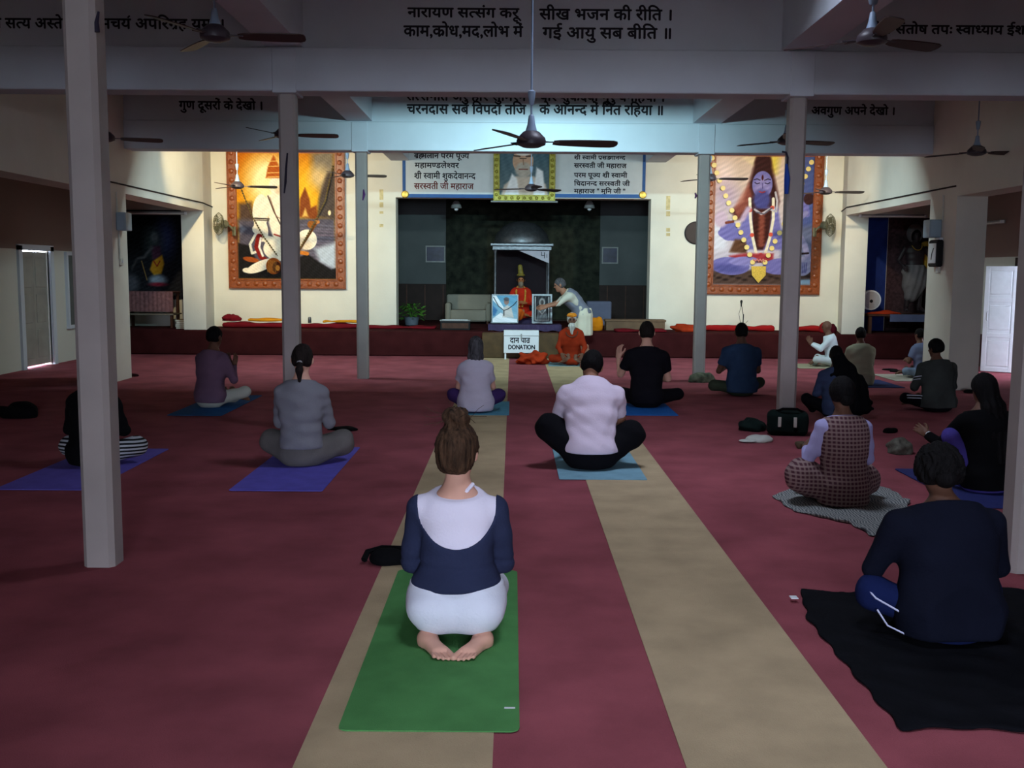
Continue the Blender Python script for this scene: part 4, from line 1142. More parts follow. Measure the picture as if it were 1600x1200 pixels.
def figure(label, loc, rot=0.0, s=1.0, h=.012, H=.57, lean=.06, bend=.10, side=0.0, sw=.165, build=1.0, pelvis=(0, 0, .115),
           knees=((-.35, .22, .13), (.35, .22, .13)), ankles=((.07, .34, .07), (-.07, .36, .06)), legr=(.088, .066, .050),
           nod=.05, turn=0.0, roll=0.0, el=((.075, .05, -.26), (.075, .05, -.26)), wr=((-.13, .20, .02), (-.13, .20, .02)),
           hand_dir=(None, None), hand_back=(None, None), curl=.45, skin='tan', hair=H_BLACK, hairstyle='short', hairgrow=0.0,
           shirt=None, sleeve='long', shirt_hem=.05, ease=.014, pants=None, neck_open=0.0, seed=1, feet=True, torso=None, eyes=False, name='person', groove=.0025, top_cut=None, hair_low=-.075, extra=None, cat='person', group='people sitting in the hall', flare=0.0):
    """a seated person facing +y: body one mesh, hair and clothing its children"""
    pel = np.array(pelvis, float)
    # spine
    T = np.linspace(0, 1.0, 9); pts = [pel]; 
    for i in range(8):
        a = lean + bend * T[i] * 1.6; pts.append(pts[-1] + np.array([math.sin(side), math.sin(a), math.cos(a)]) * H / 8)
    def sp(t):
        x = t * 8; i = int(min(max(math.floor(x), 0), 7)); f = x - i; return pts[i] * (1 - f) + pts[i + 1] * f
    aN = lean + bend * 1.6
    prof = torso or [(-.08, .150, .120), (.05, .160, .125), (.26, .138, .104), (.50, .150, .108), (.70, .166, .110), (.83, .152, .098), (.91, .112, .080), (.97, .074, .064), (1.02, .058, .058)]
    def stations(grow, fl=0.0): return [tuple(sp(max(t, 0)) + (np.array([0, 0, t * H]) if t < 0 else 0)) + (a * build + grow + fl * max(0, 1 - t / .6), b * build + grow + fl * .8 * max(0, 1 - t / .6)) for t, a, b in prof]
    nk = pts[-1]; nd = np.array([math.sin(side), math.sin(aN + nod * .5), math.cos(aN + nod * .5)])
    hb = nk + nd * .068
    hd = np.array([math.sin(side + roll * .6), math.sin(aN * .4 + nod), math.cos(aN * .4 + nod)])
    hc = hb + hd * .088
    HM = rotm(aN * .4 + nod, turn, roll)
    SH = []; EL = []; WR = []
    for i, sg in enumerate((-1, 1)):
        sh = sp(.81) + np.array([sg * sw * build, 0, 0.0]); e = sh + np.array([sg * el[i][0], el[i][1], el[i][2]]); w_ = e + np.array([sg * wr[i][0], wr[i][1], wr[i][2]])
        SH.append(sh); EL.append(e); WR.append(w_)
    hips = [pel + np.array([-.09, .02, -.01]), pel + np.array([.09, .02, -.01])]
    K = [np.array(k, float) for k in knees]; A = [np.array(a, float) for a in ankles]
    allp = np.array(list(pts) + [hc + hd * .14, hc] + SH + EL + WR + K + A + hips)
    lo = allp.min(0) - .17; hi = allp.max(0) + .17; lo[2] = max(lo[2], -.03)
    # ---- body
    def body(p):
        d = loft(p, stations(-.012), k=.04)
        d = smin(d, rc(p, nk - nd * .02, hb + hd * .02, .056, .052), .03)
        d = smin(d, head_sdf(p, hc, HM), .02)
        for i in (0, 1):
            d = smin(d, chain(p, [SH[i], EL[i], WR[i]], [.048 * build, .038, .026], .012), .03)
            d = smin(d, chain(p, [hips[i], K[i], A[i]], [legr[0] - .014, legr[1] - .014, legr[2] - .012], .02), .03)
        return d
    parts = [surf(body, lo, hi, h)]
    for i, sg in enumerate((-1, 1)):
        fd = hand_dir[i] if hand_dir[i] is not None else WR[i] - EL[i]
        bk = hand_back[i] if hand_back[i] is not None else np.array([sg * .8, 0, .6])
        parts.append(hand_vq(WR[i], fd, bk, -sg, curl, h=min(h, .006)))
        if feet:
            tdir = np.array([-sg * .17, .10, -.02]) if feet is True else np.array(feet[i])
            parts.append(foot_vq(A[i] - tdir * .25, A[i] + tdir * 1.0, (0, -.3, 1), -sg, h=max(h * .7, .007)))
    if extra is not None: parts += extra
    V, Q = merge_vq(parts); V[:, 2] = np.maximum(V[:, 2], 0.002)
    o = link(name, np_mesh(name, V * s, Q), SK[skin])
    o.location = (loc[0], loc[1], loc[2] if len(loc) > 2 else 0.0105); o.rotation_euler = (0, 0, rot)
    tag(o, label, cat, group)
    def child(nm, fn, material, l=None, u=None, hh=None):
        V, Q = surf(fn, lo if l is None else l, hi if u is None else u, hh or h)
        V = V.copy(); V[:, 2] = np.maximum(V[:, 2], 0.0)
        return link(nm, np_mesh(nm, V * s, Q), material, o)
    # ---- trousers
    if pants is not None:
        def fp(p):
            d = loft(p, [tuple(pel + np.array([0, 0, -.03])) + (.165 * build, .135 * build), tuple(sp(.22)) + (.148 * build, .112 * build)], k=.03)
            d = smax(d, p[..., 2] - (pel[2] + .14), .008)
            for i in (0, 1): d = smin(d, chain(p, [hips[i], K[i], A[i]], list(legr), .035), .045)
            return d + wrinkle(p, .006, 1.0, seed)
        child('trousers', fp, pants)
    # ---- shirt
    def fs(p, g=0.0):
        d = loft(p, stations(ease + g, flare), k=.04)
        for i in (0, 1):
            if sleeve == 'none': continue
            if sleeve == 'short':
                e = SH[i] + (EL[i] - SH[i]) * .66; sl = rc(p, SH[i], e, .064 * build, .060)
                n = (EL[i] - SH[i]) / np.linalg.norm(EL[i] - SH[i]); sl = smax(sl, (p - e.astype(np.float32)) @ n.astype(np.float32), .006)
            else:
                e = EL[i] + (WR[i] - EL[i]) * .93; sl = chain(p, [SH[i], EL[i], e], [.060 * build, .050, .037], .012)
                n = (WR[i] - EL[i]) / np.linalg.norm(WR[i] - EL[i]); sl = smax(sl, (p - e.astype(np.float32)) @ n.astype(np.float32), .006)
            d = smin(d, sl, .045)
        d = d + wrinkle(p, .007, 1.0, seed + 5)
        d = smax(d, shirt_hem - p[..., 2], .012)
        n = nd.astype(np.float32); d = smax(d, (p - (nk - nd * .012 - np.array([0, 0, neck_open])).astype(np.float32)) @ n, .006)
        return d if top_cut is None else top_cut(p, d)
    if shirt is not None: child('shirt', fs, shirt)
    # ---- hair
    if hairstyle != 'bald':
        l = hc - .22; u = hc + .22
        hh = min(h, .009)
        if hairstyle == 'short': child('hair', lambda p: hair_cap(p, hc, HM, hairgrow, hair_low, .030, seed, groove), hair, l, u, hh)
        elif hairstyle == 'bun':
            bc = hc + HM @ np.array([0.0, -.035, .155])
            def fh(p):
                d = hair_cap(p, hc, HM, .009, -.110, .026, seed, groove)
                q = (p - bc.astype(np.float32)); az = np.arctan2(q[..., 1], q[..., 0])
                b = ell(p, bc, (.060, .056, .046)) + .006 * np.sin(az * 5 + q[..., 2] * 90)
                return smin(d, b, .015)
            child('hair', fh, hair, l, u + np.array([0, 0, .06]), hh)
        elif hairstyle == 'ponytail':
            pc = hc + HM @ np.array([0, -.105, -.03])
            tail = [pc, pc + np.array([0, -.03, -.06]), pc + np.array([.0, -.02, -.16])]
            child('hair', lambda p: smin(hair_cap(p, hc, HM, 0, -.07, .03, seed, groove), chain(p, tail, [.022, .028, .012], .02), .012), hair, l - np.array([0, .05, .08]), u, hh)
            child('hair_tie', lambda p: ell(p, pc, (.026, .022, .024)), cloth('hair tie', (150, 148, 150)), pc - .05, pc + .05, .006)
        elif hairstyle == 'long':
            L = [hc + HM @ np.array([0, -.05, -.02]), hc + HM @ np.array([0, -.07, -.13]), hc + HM @ np.array([0, -.075, -.22])]
            def fh(p):
                d = hair_cap(p, hc, HM, .010, -.10, .03, seed, groove)
                t = loft(p, [tuple(L[0]) + (.086, .06), tuple(L[1]) + (.090, .05), tuple(L[2]) + (.075, .035)], k=.03)
                return smin(d, t + .004 * np.sin(p[..., 0] * 130 + seed), .03)
            child('hair', fh, hair, l - np.array([0, .05, .18]), u, hh)
        elif hairstyle == 'drape':
            L = [hc + HM @ np.array([0, -.04, 0]), hc + HM @ np.array([.01, -.09, -.15]), hc + HM @ np.array([.03, -.13, -.36]), hc + HM @ np.array([.05, -.15, -.60])]
            def fh(p):
                d = hair_cap(p, hc, HM, .010, -.10, .03, seed, groove)
                t = loft(p, [tuple(L[0]) + (.084, .07), tuple(L[1]) + (.098, .055), tuple(L[2]) + (.110, .045), tuple(L[3]) + (.09, .03)], k=.04)
                return smin(d, t + .005 * np.sin(p[..., 0] * 110 + seed), .03)
            child('hair', fh, hair, l - np.array([.05, .2, .5]), u + np.array([.15, 0, 0]), max(hh, .010))
    if eyes:
        for sg in (-1, 1):
            c = hc + HM @ np.array([sg * .030, .083, .016])
            m = MB().lathe([(.001, -.012), (.008, -.009), (.0115, 0), (.008, .009), (.001, .012)], 10, (0, 0, 0), 'Y'); e = m.build('eye', m_black, o, True); e.location = tuple(c * s)
    return o, dict(sp=sp, hc=hc, HM=HM, SH=SH, EL=EL, WR=WR, K=K, A=A, child=child, lo=lo, hi=hi, fs=fs, nk=nk, nd=nd, hips=hips, pel=pel, stations=stations)

# ---- mats
def yoga_mat(label, x0, x1, y0, y1, color, r=.02, name='yoga_mat', t=.005, rz=0.0, group='yoga mats', nm=None):
    cx, cy = (x0 + x1) / 2, (y0 + y1) / 2; w, l = (x1 - x0) / 2, (y1 - y0) / 2
    p = []
    for sx, sy, a0 in ((1, 1, 0), (-1, 1, 90), (-1, -1, 180), (1, -1, 270)):
        for k in range(5):
            a = math.radians(a0 + k * 22.5); p.append((sx * (w - r) + r * math.cos(a), sy * (l - r) + r * math.sin(a)))
    o = MB().prism(p, 0.0, t).build(name, nm or mat('mat ' + label[:18], color, rough=.85, var=.10, vscale=7, bump=.5, bscale=220, spec=.1))
    o.location = (cx, cy, .0045); o.rotation_euler = (0, 0, rz)
    tag(o, label, 'mat', group)
    return o
def at(x, y, dy=.13):
    p = onfloor(x, y); return (float(p[0]), float(p[1]) + dy)
UP = np.array([0, 0, 1], np.float32)

# ---- mats first (axis-aligned rectangles on the floor)
yoga_mat('bright green yoga mat under the kneeling woman in front', -.60, .035, 3.41, 5.34, (84, 144, 82), .035)
o = MB().box(-.02, .02, -.006, .006, 0, .001).build('mat_label', m_white); o.location = (.0, 3.60, .0098); tag(o, 'tiny white label near the corner of the green mat', 'label')
yoga_mat('violet yoga mat under the woman in the grey top', -2.05, -1.37, 7.29, 9.15, (104, 96, 196))
yoga_mat('violet yoga mat behind the nearest left column', -3.74, -3.05, 7.27, 9.0, (112, 100, 196))
yoga_mat('blue yoga mat under the man in the mauve shirt', -3.78, -3.18, 11.1, 12.95, (36, 92, 150))
yoga_mat('pale blue mat under the grey-haired woman', -.62, -.03, 11.3, 12.5, (88, 152, 178))
yoga_mat('pale blue folded mat under the bent man in the white shirt', .37, 1.05, 7.78, 9.2, (126, 168, 184), .01)
yoga_mat('bright blue mat under the man in the black tee', 1.28, 1.87, 11.36, 12.4, (36, 104, 184))
yoga_mat('thin pale mat under the bearded man in orange', .62, 1.32, 17.3, 18.2, (120, 150, 160))
yoga_mat('pale patterned mat under the bald man in white', 4.85, 5.85, 17.2, 18.1, (168, 160, 134))
yoga_mat('dark blue mat under the man in the beige kurta', 4.85, 5.55, 14.35, 15.4, (44, 54, 96))
yoga_mat('pale mat beside the white pier under the man in grey-blue', 5.75, 6.40, 15.25, 16.3, (170, 164, 150))
yoga_mat('dark blue mat at far right under the woman in black', 3.15, 4.0, 6.9, 8.3, (48, 54, 110))

# ---- front woman kneeling on her heels
def scoop(p, d):
    x = p[..., 0] / .168; z = np.minimum(p[..., 2] - .575, 0) / .165
    r = np.sqrt(x * x + z * z) - 1
    return smax(d, -r * .168, .006)
wht = cloth('white tee', (234, 228, 244), .03); navy = cloth('navy knit', (46, 52, 78), .15); wpants = cloth('white cotton', (224, 228, 240), .04)
feet = [foot_vq((-.128, -.10, .070), (-.018, -.315, .016), (0, .05, -1), 1, .0042), foot_vq((.128, -.10, .070), (.024, -.32, .016), (0, .05, -1), -1, .0042)]
prof1 = [(-.06, .165, .140), (.05, .162, .135), (.16, .146, .120), (.34, .128, .100), (.52, .132, .100), (.72, .150, .100), (.84, .138, .088), (.92, .098, .072), (.975, .066, .058), (1.02, .055, .055)]
o, j = figure('kneeling woman with a light brown bun, navy scoop-back top over white, on the green mat', (-.235, 4.35, .010), 0.0, 1.0, .0085, H=.465, lean=.10, bend=.05,
              sw=.160, build=1.0, pelvis=(0, 0, .185), knees=((-.13, .40, .085), (.13, .40, .085)), ankles=((-.10, -.06, .07), (.10, -.06, .07)), legr=(.10, .075, .055),
              nod=.0, turn=-.28, el=((.042, .04, -.24), (.042, .04, -.24)), wr=((-.15, .17, .10), (-.15, .17, .10)), hand_dir=((.3, .3, .9), (-.3, .3, .9)), hand_back=((-1, 0, 0), (1, 0, 0)),
              skin='fair', hair=H_BROWN, hairstyle='bun', shirt=None, feet=False, torso=prof1, extra=feet, seed=3, groove=.003)
ch = j['child']
def tee(p):
    d = loft(p, j['stations'](.010), k=.04)
    for i in (0, 1): d = smin(d, rc(p, j['SH'][i], j['SH'][i] + (j['EL'][i] - j['SH'][i]) * .3, .054, .05), .03)
    d = d + wrinkle(p, .003, 1.2, 2)
    q = p - (j['nk'] + np.array([0, 0, .004])).astype(np.float32)
    d = smax(d, (q[..., 2] + .012) * .96 - q[..., 1] * .28, .006)
    return smax(d, .30 - p[..., 2], .01)
ch('undershirt', tee, wht)
def knit(p):
    d = loft(p, j['stations'](.019), k=.04)
    for i in (0, 1):
        SH, EL, WR = j['SH'][i], j['EL'][i], j['WR'][i]; e = EL + (WR - EL) * .9
        d = smin(d, chain(p, [SH, EL, e], [.062, .052, .042], .012), .022)
    fold = .006 * np.exp(-((p[..., 2] - .325) / .012) ** 2)
    d = d + wrinkle(p, .0035, .9, 9) + fold - .008 * np.exp(-((p[..., 2] - .255) / .03) ** 2)
    d = scoop(p, d)
    return smax(d, .232 - p[..., 2] + .03 * p[..., 0], .01)
ch('knit_top', knit, navy)
def wp(p):
    d = loft(p, [(0, .0, .15, .200, .160), (0, 0, .215, .168, .138), (0, .01, .26, .132, .11)], k=.03)
    for i, sg in enumerate((-1, 1)):
        d = smin(d, ell(p, (sg * .085, -.075, .145), (.128, .120, .105)), .035)
        d = smin(d, chain(p, [(sg * .10, .02, .18), (sg * .13, .40, .095), (sg * .11, -.01, .075)], [.115, .085, .065], .03), .05)
    d = d + wrinkle(p, .004, .8, 14) - .006 * np.exp(-((p[..., 2] - .245) / .010) ** 2)
    d = smax(d, .040 - p[..., 2] - .6 * np.maximum(p[..., 1] - .02, 0), .012)
    return smax(d, p[..., 2] - .262, .01)
ch('trousers', wp, wpants)
nkp = j['nk']
MB().tube([tuple(nkp + np.array([.005, -.06, -.035])), tuple(nkp + np.array([.045, -.058, .0])), tuple(nkp + np.array([.068, -.02, .022]))], .009, 6).build('bra_strap', wht, o)
# loose strands round the bun
m = MB()
r2 = random.Random(4); bc = j['hc'] + j['HM'] @ np.array([0, -.035, .155])
for k in range(14):
    a = r2.uniform(0, 6.28); q = bc + np.array([.05 * math.cos(a), -.02 + .03 * math.sin(a), .01 * math.sin(3 * a)]); L = [tuple(q)]
    dv = np.array([math.cos(a) * .03, r2.uniform(-.02, .01), r2.uniform(-.01, .03)])
    for t in range(3): q = q + dv + np.array([r2.uniform(-.01, .01), 0, r2.uniform(-.012, .012)]); L.append(tuple(q))
    m.tube(L, .0012, 3)
m.build('loose_strands', H_BROWN, o)['kind'] = 'stuff'

# ---- grey-haired woman in the middle
x = at(742, 648, .16)
figure('grey-haired woman in a pale lilac shirt sitting cross-legged in the middle', x, 0, .90, .012, H=.55, knees=((-.28, .12, .20), (.29, .12, .20)), legr=(.09, .08, .06), flare=.045, sw=.155, build=1.02, nod=.04,
       el=((.06, .08, -.25), (.06, .08, -.25)), skin='fair', hair=H_GREY, hairstyle='long', shirt=cloth('lilac shirt', (196, 188, 206), .06), sleeve='short', shirt_hem=.02, ease=.022, pants=cloth('purple trousers', (62, 42, 92)), seed=11)
# ---- bent man in white
x = at(925, 738, .15)
o3, j = figure('man in a white tee and black trousers bent forward, sitting cross-legged', x, -.03, 1.06, .011, H=.565, lean=.10, bend=.34, knees=((-.32, .06, .30), (.31, .08, .25)), ankles=((.05, .34, .07), (-.05, .38, .06)), legr=(.11, .105, .07),
       sw=.175, build=1.12, nod=.42, roll=.18, el=((.07, .10, -.25), (.06, .14, -.25)), wr=((-.08, .20, -.06), (-.1, .2, -.04)), skin='tan', hair=H_BLACK, hairgrow=.004, shirt=cloth('white rose tee', (222, 206, 224), .04), sleeve='short', shirt_hem=.125, ease=.026, pants=cloth('black cotton', (16, 16, 20)), seed=21)
j['child']('underwear_band', lambda p: smax(loft(p, [tuple(j['sp'](.0)) + (.176, .140), tuple(j['sp'](.12)) + (.172, .136)]), np.abs(p[..., 2] - .118) - .006, .003), cloth('waistband', (210, 206, 214)))
# ---- man in black tee
x = at(1012, 640, .16)
figure('man in a black tee and black trousers sitting upright, one hand raised', x, -.05, 1.06, .012, H=.565, knees=((-.33, .2, .14), (.37, .18, .13)), build=1.04, sw=.175, nod=.02, el=((.10, .10, -.22), (.07, .08, -.26)), wr=((.02, .14, .18), (-.08, .22, -.03)),
       hand_dir=((.1, .3, .9), None), hand_back=((-.6, -.6, 0), None), skin='fair', hair=H_DARK, shirt=cloth('black tee', (20, 18, 24)), sleeve='short', ease=.020, pants=cloth('black track', (14, 13, 18)), seed=31)
# ---- man in mauve shirt on the left
x = at(322, 640, .17)
figure('man in a mauve shirt and cream trousers with hands joined, at left', x, -.45, .98, .012, H=.56, knees=((-.30, .24, .12), (.27, .30, .16)), flare=.01, build=1.06, sw=.17, nod=.08, el=((.05, .10, -.24), (.05, .10, -.24)), wr=((-.16, .20, .13), (-.16, .20, .13)),
       hand_dir=((.1, .35, .9), (-.1, .35, .9)), hand_back=((-1, 0, 0), (1, 0, 0)), curl=.1, skin='brown', hair=H_BLACK, shirt=cloth('mauve shirt', (116, 90, 112), .08), ease=.022, shirt_hem=.06, pants=cloth('cream trousers', (192, 196, 184), .06), seed=41)
# ---- woman in grey
x = at(465, 734, .16)
figure('woman in a grey long-sleeved top sitting cross-legged on the violet mat', x, .03, 1.02, .011, H=.575, lean=.03, knees=((-.265, .18, .16), (.295, .20, .15)), ankles=((.08, .36, .07), (-.1, .38, .06)), legr=(.105, .098, .07), sw=.155, build=1.0, nod=.10, roll=.05,
       el=((.04, .10, -.25), (.05, .10, -.26)), wr=((-.12, .16, .14), (-.12, .16, .14)), hand_dir=((.15, .3, .9), (-.15, .3, .9)), hand_back=((-1, 0, 0), (1, 0, 0)), curl=.1, skin='fair', hair=H_DARK, hairstyle='ponytail', shirt=cloth('grey jersey', (124, 124, 132), .06), ease=.016, shirt_hem=.145,
       pants=cloth('taupe trousers', (104, 100, 98), .1), seed=51)
# ---- person behind the near left column
x = at(132, 735, .16)
figure('person in black with white-striped trousers mostly hidden by the nearest left column', x, -.05, .93, .012, H=.55, knees=((-.27, .15, .14), (.33, .16, .15)), sw=.165, build=1.05, skin='tan', hair=H_BLACK, shirt=cloth('black jersey', (14, 14, 16)), ease=.024, flare=.03, shirt_hem=.02, legr=(.095, .085, .06),
       pants=stripe_mat('striped trousers', (20, 22, 26), (186, 190, 196), 11, 'Z'), seed=61)
# ---- man in blue tee
x = at(1163, 621, .17)
o, j = figure('man in a dark blue tee and olive trousers sitting between the right columns', x, .05, .98, .013, H=.57, knees=((-.36, .08, .12), (.30, .2, .15)), sw=.18, build=1.10, nod=.06, el=((.09, .05, -.26), (.06, .10, -.26)), skin='brown', hair=H_BLACK, shirt=cloth('blue tee', (46, 66, 96)), sleeve='short', shirt_hem=.04, flare=.02, ease=.02, pants=cloth('olive trousers', (58, 66, 52)), seed=71)
# ---- bald man in white in profile
x = at(1303, 574, .10)
figure('bald man in white seen from the side with raised open hands', x, 1.25, .84, .013, H=.55, lean=.10, knees=((-.30, .30, .15), (.30, .30, .15)), nod=.12, el=((.05, .16, -.20), (.05, .16, -.20)), wr=((-.08, .20, .10), (-.08, .20, .10)), hand_dir=((.0, .5, .85), (0, .5, .85)), hand_back=((-1, 0, .1), (1, 0, .1)), curl=.12,
       skin='brown', hairstyle='bald', shirt=cloth('white kurta', (214, 224, 230), .04), ease=.024, shirt_hem=.05, pants=cloth('white pyjama', (196, 204, 206), .05), seed=81, eyes=True)
# ---- man in beige kurta
x = at(1350, 604, .15)
figure('man in a beige kurta sitting straight beside the bald man', x, .02, .86, .013, H=.57, knees=((-.20, .30, .12), (.20, .30, .12)), sw=.165, build=1.12, flare=.02, el=((.03, .12, -.25), (.04, .12, -.25)), nod=.10, skin='brown', hair=H_BLACK, shirt=cloth('beige kurta', (156, 154, 132), .07), ease=.026, shirt_hem=.0, pants=cloth('beige pyjama', (140, 138, 118)), seed=91)
# ---- man behind the pier
figure('man in a grey-blue shirt and jeans half hidden by the white pier on the right', (6.33, 15.75), .45, .80, .014, H=.56, knees=((-.30, .10, .13), (.30, .26, .14)), skin='brown', hair=H_BLACK, shirt=cloth('grey-blue shirt', (112, 122, 152)), sleeve='short', pants=cloth('pale jeans', (132, 152, 178)), ease=.02, seed=101)
# ---- man in charcoal jacket
x = at(1474, 646, .16)
o, j = figure('man in a charcoal jacket and black track trousers with white stripes at right', x, .28, .87, .012, H=.57, knees=((-.38, .18, .16), (.32, .22, .14)), sw=.19, build=1.22, nod=.12, turn=.25, skin='brown', hair=H_BLACK, hairgrow=.008, shirt=cloth('charcoal jacket', (64, 68, 66), .2), flare=.03, ease=.03, shirt_hem=.05, pants=cloth('black track trousers', (18, 18, 24)), seed=111)
for dz in (-.018, .018):
    a = j['hips'][0] + np.array([-.04, -.04, .06 + dz]); b = j['K'][0] + np.array([-.03, -.062, .03 + dz]); MB().tube([tuple(a * .87), tuple((a * .5 + b * .5 + np.array([0, -.025, .015])) * .87), tuple(b * .87)], .006, 5).build('side_stripe', wpants, o)
# white stripes on the sleeve
for t in (.45, .60):
    c = j['SH'][0] + (j['EL'][0] - j['SH'][0]) * t; MB().tube([tuple((c + np.array([-.072 * math.cos(a), -.072 * math.sin(a), .02 * math.sin(a)])) * .87) for a in np.linspace(-.6, 1.4, 8)], .005, 5).build('sleeve_stripe', wpants, o)
# ---- woman with long black hair and blue shirt
x = at(1312, 656, .16)
o, j = figure('woman in a blue shirt with long black hair down her back, beside the black bags', x, -.10, .85, .012, H=.54, knees=((-.36, .10, .22), (.30, .22, .14)), ankles=((-.24, .30, .06), (-.05, .36, .06)), build=1.0, sw=.165, nod=.12, roll=.0, el=((.07, .06, -.25), (.07, .06, -.25)), skin='brown', hair=H_BLACK, hairstyle='short',
       shirt=cloth('slate blue shirt', (62, 74, 104)), ease=.022, shirt_hem=.03, pants=cloth('black leggings', (15, 15, 18)), seed=121)
def shawl(p):
    hc = j['hc']
    d = loft(p, [tuple(hc + np.array([.02, -.06, -.02])) + (.09, .075), tuple(hc + np.array([.08, -.13, -.20])) + (.15, .07), tuple(hc + np.array([.15, -.17, -.42])) + (.25, .085), (hc[0] + .18, hc[1] - .18, .10) + (.28, .11)], k=.05)
    d = d + .006 * np.sin(p[..., 0] * 60 + 8 * p[..., 2]) + wrinkle(p, .004, 1, 7)
    return d
j['child']('black_shawl', shawl, cloth('black shawl', (12, 12, 15)), j['lo'] - np.array([0, .25, 0]), j['hi'] + np.array([.25, 0, 0]))
# ---- woman in plaid
plaid = stripe_mat('plaid wool', (80, 46, 56), (140, 116, 114), 11.5, 'Z', check=True, c3=(150, 128, 122), duty=.62, distort=.5)
lil = cloth('lilac sleeves', (172, 168, 214), .05)
x = at(1330, 800, .18) + (.02,)
o, j = figure('woman in a brown checked kurta with lilac sleeves on a grey shawl', x, .10, .90, .0105, H=.57, knees=((-.29, .10, .20), (.26, .24, .14)), ankles=((-.16, .24, .07), (-.05, .36, .06)), legr=(.12, .13, .09), sw=.165, build=1.02, nod=.06, el=((.09, .03, -.25), (.07, .06, -.25)), wr=((-.06, .18, .06), (-.10, .2, .04)),
       skin='brown', hair=H_BLACK, hairgrow=.012, shirt=lil, ease=.012, shirt_hem=.2, pants=plaid, seed=131)
def kurta(p):
    d = loft(p, [(0, .0, .04, .20, .16)] + [q[:3] + (q[3] + .006, q[4] + .006) for q in j['stations'](.018)], k=.05) + wrinkle(p, .004, 1, 33)
    n = j['nd'].astype(np.float32); d = smax(d, (p - (j['nk'] - j['nd'] * .02).astype(np.float32)) @ n, .006)
    return smax(d, np.abs(p[..., 0]) - .190 - .3 * np.maximum(.36 - p[..., 2], 0), .02)
j['child']('checked_kurta', kurta, plaid)
MB().tube([tuple((j['nk'] + np.array([t, -.062 + .25 * t * t, -.012])) * .9) for t in np.linspace(-.055, .055, 7)], .0035, 5).build('necklace', m_white, o)
bunp = j['hc'] + np.array([0, -.10, -.03]); j['child']('hair_bun', lambda p: ell(p, bunp, (.055, .045, .05)), H_BLACK, bunp - .1, bunp + .1, .009)
def wrap(px, cols, label, ruf=.012, h=.016, seed=3, th=.012, name='shawl', matl=None, cat='shawl'):
    """a crumpled cloth on the floor following an outline of measured floor points"""
    P = np.array([onfloor(a, b)[:2] for a, b in px]); c = P.mean(0); Q = P - c
    def fn(p):
        x, y = p[..., 0], p[..., 1]; d = np.full(x.shape, 1e9); ins = np.zeros(x.shape, bool)
        for i in range(len(Q)):
            a, b = Q[i], Q[(i + 1) % len(Q)]; e = b - a; t = np.clip(((x - a[0]) * e[0] + (y - a[1]) * e[1]) / (e @ e + 1e-9), 0, 1)
            d = np.minimum(d, np.hypot(x - a[0] - t * e[0], y - a[1] - t * e[1]))
            ins ^= ((a[1] > y) != (b[1] > y)) & (x < (b[0] - a[0]) * (y - a[1]) / (b[1] - a[1] + 1e-12) + a[0])
        s2 = np.where(ins, -d, d) + .01 * np.sin(x * 31 + 2) * np.sin(y * 27 + seed)
        r = np.random.default_rng(seed); hgt = 0
        for k in range(5):
            kk = r.normal(size=2) * 16; hgt = hgt + np.sin(x * kk[0] + y * kk[1] + r.uniform(0, 6))
        top = th + ruf * np.maximum(hgt / 2.5, -.4)
        return smax(s2 * .7, (np.abs(p[..., 2] / 6 - top / 2) - top / 2) * 6, .006)
    lo = np.append(Q.min(0) - .06, -.03); hi = np.append(Q.max(0) + .06, (th + ruf * 3) * 6)
    V, F = surf(fn, lo, hi, h); V[:, 2] = np.maximum(V[:, 2] / 6, 0)
    o = link(name, np_mesh(name, V, F), matl); o.location = (c[0], c[1], .004); tag(o, label, cat)
    return o
wrap([(1206, 776), (1245, 764), (1300, 752), (1390, 765), (1420, 785), (1400, 842), (1360, 838), (1330, 820), (1240, 800)], 0, 'grey patterned shawl spread under the woman in checks', .010, .013, 5, .010, 'floor_shawl', stripe_mat('grey shawl', (88, 94, 96), (150, 152, 148), 16, 'X', distort=6.0, duty=.5))
# ---- person in the right foreground
x = at(1506, 1022, .17) + (.022,)
o, j = figure('person in a loose dark navy sweater sitting on the black blanket at front right', x, .06, .87, .010, H=.55, lean=.10, bend=.16, knees=((-.34, .12, .19), (.32, .26, .15)), ankles=((-.12, .26, .06), (-.05, .36, .06)), legr=(.10, .085, .06), sw=.19, build=1.28, nod=.25, el=((.09, .07, -.25), (.09, .07, -.25)), skin='brown',
       hair=H_BLACK, hairgrow=.032, groove=.006, shirt=cloth('dark navy sweater', (17, 20, 34), .15), ease=.035, flare=.04, shirt_hem=.02, pants=cloth('navy track trousers', (22, 32, 74)), seed=141)
S = .87
hipL, kL, aL = j['hips'][0], j['K'][0], j['A'][0]
pip = mat('white piping', (196, 198, 226), rough=.7)
MB().tube([tuple((kL + np.array([-.065, -.045, .045])) * S), tuple((kL + np.array([-.03, -.10, .0])) * S), tuple((kL * .55 + hipL * .45 + np.array([-.03, -.125, -.02])) * S), tuple((kL * .3 + hipL * .7 + np.array([-.06, -.11, -.045])) * S)], .0045, 5).build('piping', pip, o)
MB().tube([tuple((kL + np.array([-.02, -.10, -.06])) * S), tuple((kL * .7 + hipL * .3 + np.array([-.06, -.12, -.10])) * S), tuple((kL * .45 + hipL * .55 + np.array([-.05, -.13, -.11])) * S)], .004, 5).build('piping', pip, o)
bunp = j['hc'] + np.array([-.01, -.10, .0]); j['child']('hair_bun', lambda p: ell(p, bunp, (.06, .05, .055)), H_BLACK, bunp - .1, bunp + .1, .009)
